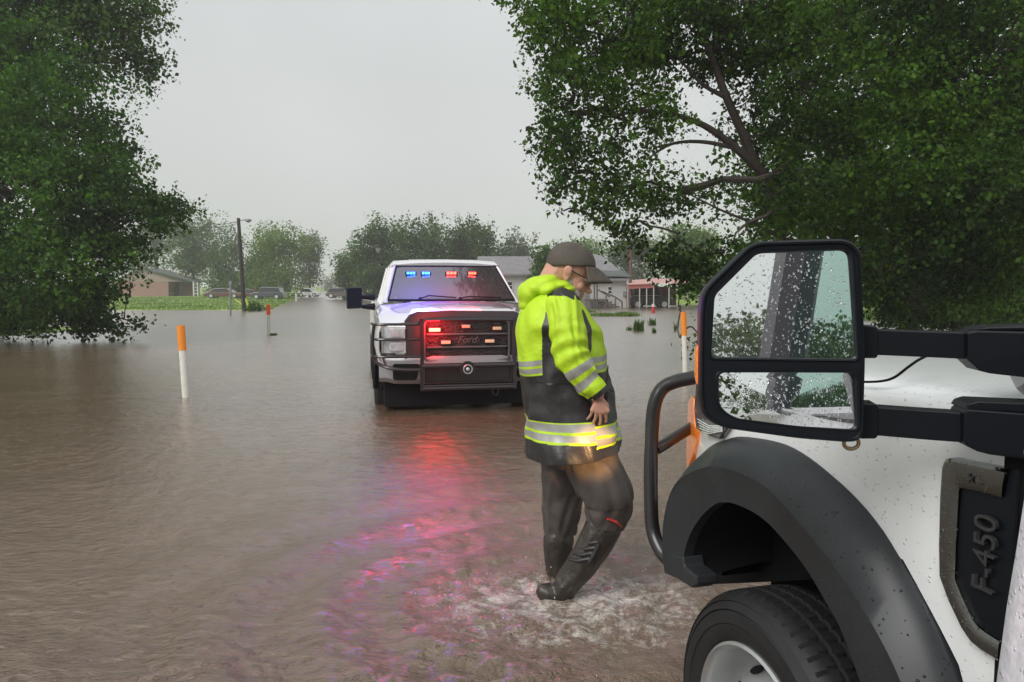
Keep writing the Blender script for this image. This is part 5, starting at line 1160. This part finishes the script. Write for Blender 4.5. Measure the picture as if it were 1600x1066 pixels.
# vehicles by the lawn
def car(label, cx, base_py, Y_, Lm, Hm, col, name='parked_car', suv=False, flip=1, grp='cars parked at the far side of the lawn', wh=True):
    p0 = pY(cx, base_py, Y_); gz = max(0.0, ground_z(np.array([p0.x]), np.array([p0.y]))[0]); p0.z = gz if gz > .02 else p0.z
    root = empty(name, p0, label, 'car', grp); W_ = 1.8; m_ = mat('car_paint_'+str(len(bpy.data.materials)), col, .25, coat=.8)
    zb0 = .18*Hm; zs = .55*Hm; h2 = Lm/2
    pf = [(-h2, zb0), (-h2, zs*.9), (-h2*.93, zs), (-h2*.86, zs*1.03)]+([(-h2*.74, Hm*.97), (h2*.30, Hm)] if suv else [(-h2*.45, Hm*.97), (h2*.15, Hm)])+[(h2*.52, zs*1.07), (h2*.93, zs*.92), (h2, zs*.7), (h2, zb0)]
    mb = MB(); mb.prism(round_poly([(x*flip, -W_/2, z) for x, z in pf], .12, 3), (0, W_, 0)); mb.build('body', m_, root, bevel=.05)
    gp_ = [(-h2*.80, zs*1.06), (-h2*.70, Hm*.93), (h2*.27, Hm*.95), (h2*.46, zs*1.08)] if suv else [(-h2*.62, zs*1.06), (-h2*.43, Hm*.93), (h2*.12, Hm*.95), (h2*.44, zs*1.08)]
    for sy in (-1,):
        mb = MB(); q = [(x*flip, sy*(W_/2+.012), z) for x, z in gp_]; mid_ = -.05*flip*h2
        mb.prism(round_poly(q, .06, 2), (0, .02, 0)); mb.build('side_window', M['glass_dark'], root)
        mb = MB(); mb.tube([(-h2*.82*flip, -W_/2-.01, zs*1.0), (h2*.48*flip, -W_/2-.01, zs*1.03)], .02, 4); mb.build('trim_strip', M['grey_metal'], root)
    for sx in (-.62, .62):
        for sy in (-1, 1):
            mb = MB(); c_ = Vector((sx*h2, sy*(W_/2-.08), .32)); mb.tube([c_+Vector((0, -.11, 0)), c_+Vector((0, .11, 0))], .33, 18); wh_ = mb.build('wheel', M['rubber'], root)
            mb = MB(); mb.tube([c_+Vector((0, -.13*1, 0)), c_+Vector((0, .115, 0))], .21, 14); mb.build('rim', M['steel'], wh_)
    mb = MB(); mb.box((h2*.98*flip, 0, zs*.78), (.06, W_*.9, .14)); mb.build('headlight', M['lens'], root)
    return root
car('dark blue grey SUV parked beyond the lawn end', 420, 470, 94, 4.1, 1.55, (.035, .045, .065), suv=True, flip=-1)
car('dull red saloon half hidden beyond the lawn, left of the pole', 352, 469, 98, 4.9, 1.35, (.11, .035, .035), flip=1)
car('dull red car between the utility pole and the SUV', 390, 469, 99, 3.4, 1.25, (.12, .04, .038), flip=-1)
car('small white car far down the road by the tree', 483, 464, 118, 3.4, 1.4, (.6, .6, .62), flip=1, grp='cars parked at the far side of the lawn')
a = pZ(463, 470.5); mb = MB(a); mb.tube([a, a+Vector((0, 0, .75))], .09, 8); mb.ball(a+Vector((0, 0, .75)), .1, 8, 6); o = mb.build('white_stake', M['trim_white'], smooth=True); o.location = a; tag(o, 'short white stake at the lawn end right of the SUV', 'stake')
# tan truck-like shapes right of the road gap
car('tan vehicle under the dark trees right of the road gap', 533, 466, 92, 3.4, 1.3, (.10, .085, .07), suv=True, flip=1, grp='cars parked at the far side of the lawn')
# grey-roofed white shed behind the pickup
def gable_house(name, label, cat, x0, x1, by, ey, ry, Y_, deep, wall, roof, hip=0, over=4, rx0=None, rx1=None):
    g = pY((x0+x1)/2, by, Y_); g.z = min(g.z, 0)-.02; root = empty(name, g, label, cat, 'pale houses on the right of the flooded street')
    def P(px, py, dy=0): return pY(px, py, Y_)+Vector((0, dy, 0))
    bl = P(x0, by); br_ = P(x1, by); bl.z = br_.z = g.z-.1; mb = MB(g); mb.prism([bl, P(x0, ey), P(x1, ey), br_], (0, deep, 0)); wl = mb.build('wall', wall, root)
    e0 = P(x0-over, ey+1, -.5); e1 = P(x1+over, ey+1, -.5); k = Y_/F; rz = P(x0, ry).z; r0 = Vector((P(rx0 if rx0 else x0+hip, ey).x, Y_+deep/2, rz*1.0)); r1 = Vector((P(rx1 if rx1 else x1-hip, ey).x, Y_+deep/2, rz))
    b0 = e0+Vector((0, deep+1, 0)); b1 = e1+Vector((0, deep+1, 0)); up = Vector((0, 0, .14))
    mb = MB(g); mb.add([e0, e1, r1, r0, b0, b1, e0+up, e1+up, r1+up, r0+up, b0+up, b1+up], [[6, 7, 8, 9], [10, 9, 8, 11], [6, 9, 10], [7, 11, 8], [0, 1, 7, 6], [0, 4, 5, 1], [1, 5, 11, 7], [4, 0, 6, 10], [5, 4, 10, 11]])
    rf = mb.build('roof', roof, root)
    return root, P, g
def window(root, P, g, x0, x1, y0, y1, par=None, bars=1):
    a_ = P(x0, y1, -.03); b_ = P(x1, y0, -.03); mb = MB(g); c_ = (a_+b_)/2; w_ = b_.x-a_.x; h_ = b_.z-a_.z
    for dx, dz, sx, sz in ((0, h_/2, w_+.16, .09), (0, -h_/2, w_+.16, .09), (-w_/2, 0, .08, h_), (w_/2, 0, .08, h_), (0, 0, w_, .05)): mb.box(c_+Vector((dx, 0, dz)), (sx, .06, sz))
    f_ = mb.build('window', M['trim_white'], root); mb = MB(g); mb.box(c_+Vector((0, .015, 0)), (w_, .03, h_)); mb.build('pane', M['glass_dark'], f_)
root, P, g = gable_house('white_house', 'long white house with grey roof seen above the pickup and the yellow hood', 'house', 745, 848, 484, 430, 400, 57, 8, M['siding_white'], M['shingle_grey'], hip=-2)
window(root, P, g, 792, 801, 440, 453)
root, P, g = gable_house('white_house', 'white house with hipped grey roof, window and steps right of the man\'s cap', 'house', 922, 979, 481, 438, 396, 56, 9, M['siding_white'], M['shingle_grey'], hip=8, rx0=925, rx1=948)
window(root, P, g, 949.5, 956.5, 448, 459.5)
mb = MB(g); a_ = P(972, 476, -.1); mb.box(P(976, 459, -.1), (.25, .2, .35)); mb.build('meter_box', M['grey_metal'], root)
mb = MB(g); mb.tube([P(984, 480, -.3), P(984, 390, -.3)], .12, 8); mb.build('corner_post', mat('brown_post', (.12, .06, .05), .7), root)
# dormer roof behind
mb = MB(g); mb.prism([P(900, 431, -.55), P(915, 412, 3.4), P(966, 412, 3.4), P(984, 433, -.55)], (0, .05, .1)); mb.build('front_roof', M['shingle'], root)
# porch steps with rails
st0 = P(930, 481, -1.6); M['weathered'] = mat('weathered', (.10, .075, .06), .8)
sr = empty('porch_steps', st0, 'dark wooden porch steps with sloping handrails at the white house', 'steps'); mb = MB(st0)
for (x, y) in ((929, 434), (925, 440), (950, 470), (957, 466), (967, 471), (943, 462)): mb.tube([P(x, 482, -1.6), P(x, y, -1.6)], .055, 6)
mb.build('posts', M['weathered'], sr); mb = MB(st0)
mb.tube([P(936, 455, -1.6), P(957, 464, -1.6), P(967, 471, -1.6)], .06, 6); mb.tube([P(930, 452, -1.2), P(950, 464, -1.2)], .05, 6); mb.build('handrail', M['weathered'], sr)
mb = MB(st0); 
for q in range(4): mb.box(P(936+q*6, 470+q*3, -1.2), (1.0, .35, .1))
mb.box(P(930, 469, -.8), (1.6, 1.4, .15)); mb.build('treads', M['weathered'], sr)
# red carport with a dark car under it
cy = 54.0; M['red_metal'] = mat('red_metal', (.36, .12, .10), .5); M['red_roof'] = mat('red_roof', (.55, .30, .26), .5, var=(2, .1)); M['pale_metal'] = mat('pale_metal', (.5, .47, .44), .5, metal=.3)
g = pY(1010, 481, cy); g.z = -.05; cr_ = empty('carport', g, 'red metal carport with a curved pink roof beyond the water', 'carport')
def P(px, py, dy=0): return pY(px, py, cy)+Vector((0, dy, 0))
mb = MB(g); A1 = [P(981, 451), P(982, 446), P(985, 443), P(1022, 440), P(1026, 441)]; rows = [[P(1022, 449), P(1022, 443), P(1028, 439), P(1050, 432, 3), P(1110, 432, 3)]]
edge0 = [P(980, 447), P(982, 444), P(1022, 442), P(1024, 446)]
mb.add([P(981, 444), P(1022, 442.5), P(1046, 433.5, 5.5), P(1000, 437, 5.5), P(981, 445.5), P(1022, 444), P(1046, 435, 5.5), P(1000, 438.5, 5.5)], [[0, 1, 2, 3], [4, 7, 6, 5], [0, 4, 5, 1], [1, 5, 6, 2], [0, 3, 7, 4], [2, 6, 7, 3]])
mb.add([P(1046, 433.5, 5.5), P(1022, 442.5), P(1090, 444), P(1110, 436, 5.5)], [[0, 1, 2, 3]])
mb.build('roof', M['red_roof'], cr_)
mb = MB(g); mb.prism([P(981, 445.5, .1), P(1022, 444, .1), P(1022, 450, .1), P(981, 451.5, .1)], (0, .06, 0)); mb.build('fascia', M['red_metal'], cr_)
for px in (981.5, 1000, 1011, 1022, 1046, 1075): mb = MB(g); mb.tube([P(px, 481, .15), P(px, 446, .15)], .045, 6); mb.build('post', M['pale_metal'], cr_)
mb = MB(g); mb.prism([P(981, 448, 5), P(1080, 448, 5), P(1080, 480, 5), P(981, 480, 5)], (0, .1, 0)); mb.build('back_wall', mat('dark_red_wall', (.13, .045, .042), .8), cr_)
mb = MB(g)
for px in (987, 992, 998, 1003, 1008): mb.box(P(px, 455, 4.9), (.18, .05, .55))
mb.build('railing', M['trim_white'], cr_)
c2 = car('dark pickup parked under the red carport', 1014, 481, 56.3, 3.2, 1.75, (.02, .022, .026), suv=True, flip=1, grp='vehicles under the red carport'); c2.location.z = -.05
c3 = car('dull red car nose under the left end of the carport', 984, 481, 57.5, 1.9, 1.25, (.2, .04, .04), flip=1, grp='vehicles under the red carport'); c3.location.z = -.05
# hydrant-like red and white marker, weeds
a = pZ(1020.5, 489); k = a.y/F; root = empty('red_marker', a, 'small red and white marker standing in the water before the carport', 'marker')
mb = MB(a); mb.tube([a-Vector((0, 0, .1)), a+Vector((0, 0, 9.5*k))], 2.6*k, 10); mb.build('post', mat('red_white', (.5, .02, .03), .5), root)
mb = MB(a); mb.tube([a+Vector((0, 0, 9.5*k)), a+Vector((0, 0, 14*k))], 2.2*k, 10); mb.build('cap', M['trim_white'], root)
def weeds(px, py, hpx, wpx, n, lb, leafk=.35, lm='leaf_mid', flat=False):
    a = pZ(px, py); k = a.y/F; V_ = []; F_ = []; tv = []
    for i in range(n):
        x = a.x+random.gauss(0, wpx*k*.35); y = a.y+random.gauss(0, wpx*k*.25); hh = hpx*k*(.4+.6*random.random()); ax = random.gauss(0, .25)*hh; ay = random.gauss(0, .2)*hh; w_ = .25*k+.004; b_ = len(V_)
        c_ = Vector((random.uniform(-1, 1), random.uniform(-1, 1), 0)).normalized()*w_*2.2
        V_ += [Vector((x, y, -.02))-c_, Vector((x, y, -.02))+c_, Vector((x+ax*.5, y+ay*.5, hh*.6))+c_*.8, Vector((x+ax*.5, y+ay*.5, hh*.6))-c_*.8, Vector((x+ax, y+ay, hh))]
        F_ += [[b_, b_+1, b_+2], [b_, b_+2, b_+3], [b_+3, b_+2, b_+4]]; tv += [random.random()]*5
    V_ = np.array([tuple(v-a) for v in V_]); o = fast_mesh('weed_tuft', V_, np.array(F_), M[lm], attr=tv); o.location = a; return tag(o, lb, 'weeds', 'weed tufts standing in the flood')
weeds(998, 517, 21, 11, 90, 'dark weed tuft with two spikes in the water right of the man')
weeds(1019, 508, 14, 7, 40, 'thin weed stalks in the water below the red and white marker')
weeds(1055, 517, 17, 3, 14, 'single thin weed stalk in the water left of the orange topped post'); weeds(983, 516, 7, 4, 20, 'tiny weed in the water left of the two spiked tuft'); weeds(1022, 520, 10, 4, 22, 'short leaning weed between the two taller tufts')
weeds(944, 494, 6, 28, 500, 'low green grass patch in the water nearest the man\'s chest', lm='leaf_bright'); weeds(977, 494, 8, 20, 500, 'rounded green grass patch in the water before the steps', lm='leaf_bright')
weeds(428, 524, 4, 9, 60, 'dark flotsam weed beside the red orange topped post'); weeds(915, 488, 5, 24, 200, 'thin grass line in the water left of the steps', lm='leaf_bright')
weeds(1392, 500, 20, 60, 900, 'rough grass bank seen between the mirror and the dark undergrowth', lm='leaf_bright')
# lawn blades
g_ = np.random.default_rng(11); n = 26000; yy = 47+g_.random(n)**1.4*62; xx = -.26*(yy-62)-19.5-g_.random(n)*46*(.5+yy/120); kz = np.array(ground_z(xx, yy)); m_ = kz > .0; xx, yy, kz = xx[m_], yy[m_], kz[m_]; n = len(xx)
hh = .05+.07*g_.random(n); an = g_.random(n)*6.28; w_ = .05+.0006*yy; dx = np.cos(an)*w_; dy = np.sin(an)*w_; ax = g_.normal(size=n)*.06; z0 = kz-.02
V_ = np.stack([np.stack([xx-dx, yy-dy, z0], 1), np.stack([xx+dx, yy+dy, z0], 1), np.stack([xx+ax, yy, z0+hh], 1)], 1).reshape(-1, 3); pt = .5+.5*np.sin(xx*.5+2*np.sin(yy*.3)); tv = np.clip(pt*.6+.4*g_.random(n), 0, 1)
tag(fast_mesh('grass', V_, np.arange(n*3).reshape(-1, 3), M['leaf_bright'], attr=np.repeat(tv, 3)), 'bright green lawn grass before the brick house', 'grass', kind='stuff')
# ------------------------------------------------------------ rain haze
mb = MB(); mb.box((0, 290, 14), (900, 840, 34.2)); hz_ = bpy.data.materials.new('haze'); hz_.use_nodes = True; t = hz_.node_tree; t.nodes.clear(); o_ = t.nodes.new('ShaderNodeOutputMaterial'); pv = t.nodes.new('ShaderNodeVolumePrincipled')
pv.inputs['Color'].default_value = (.97, .98, .98, 1); pv.inputs['Density'].default_value = .0013; pv.inputs['Anisotropy'].default_value = .3; t.links.new(pv.outputs[0], o_.inputs['Volume'])
tag(mb.build('haze', hz_), kind='stuff')
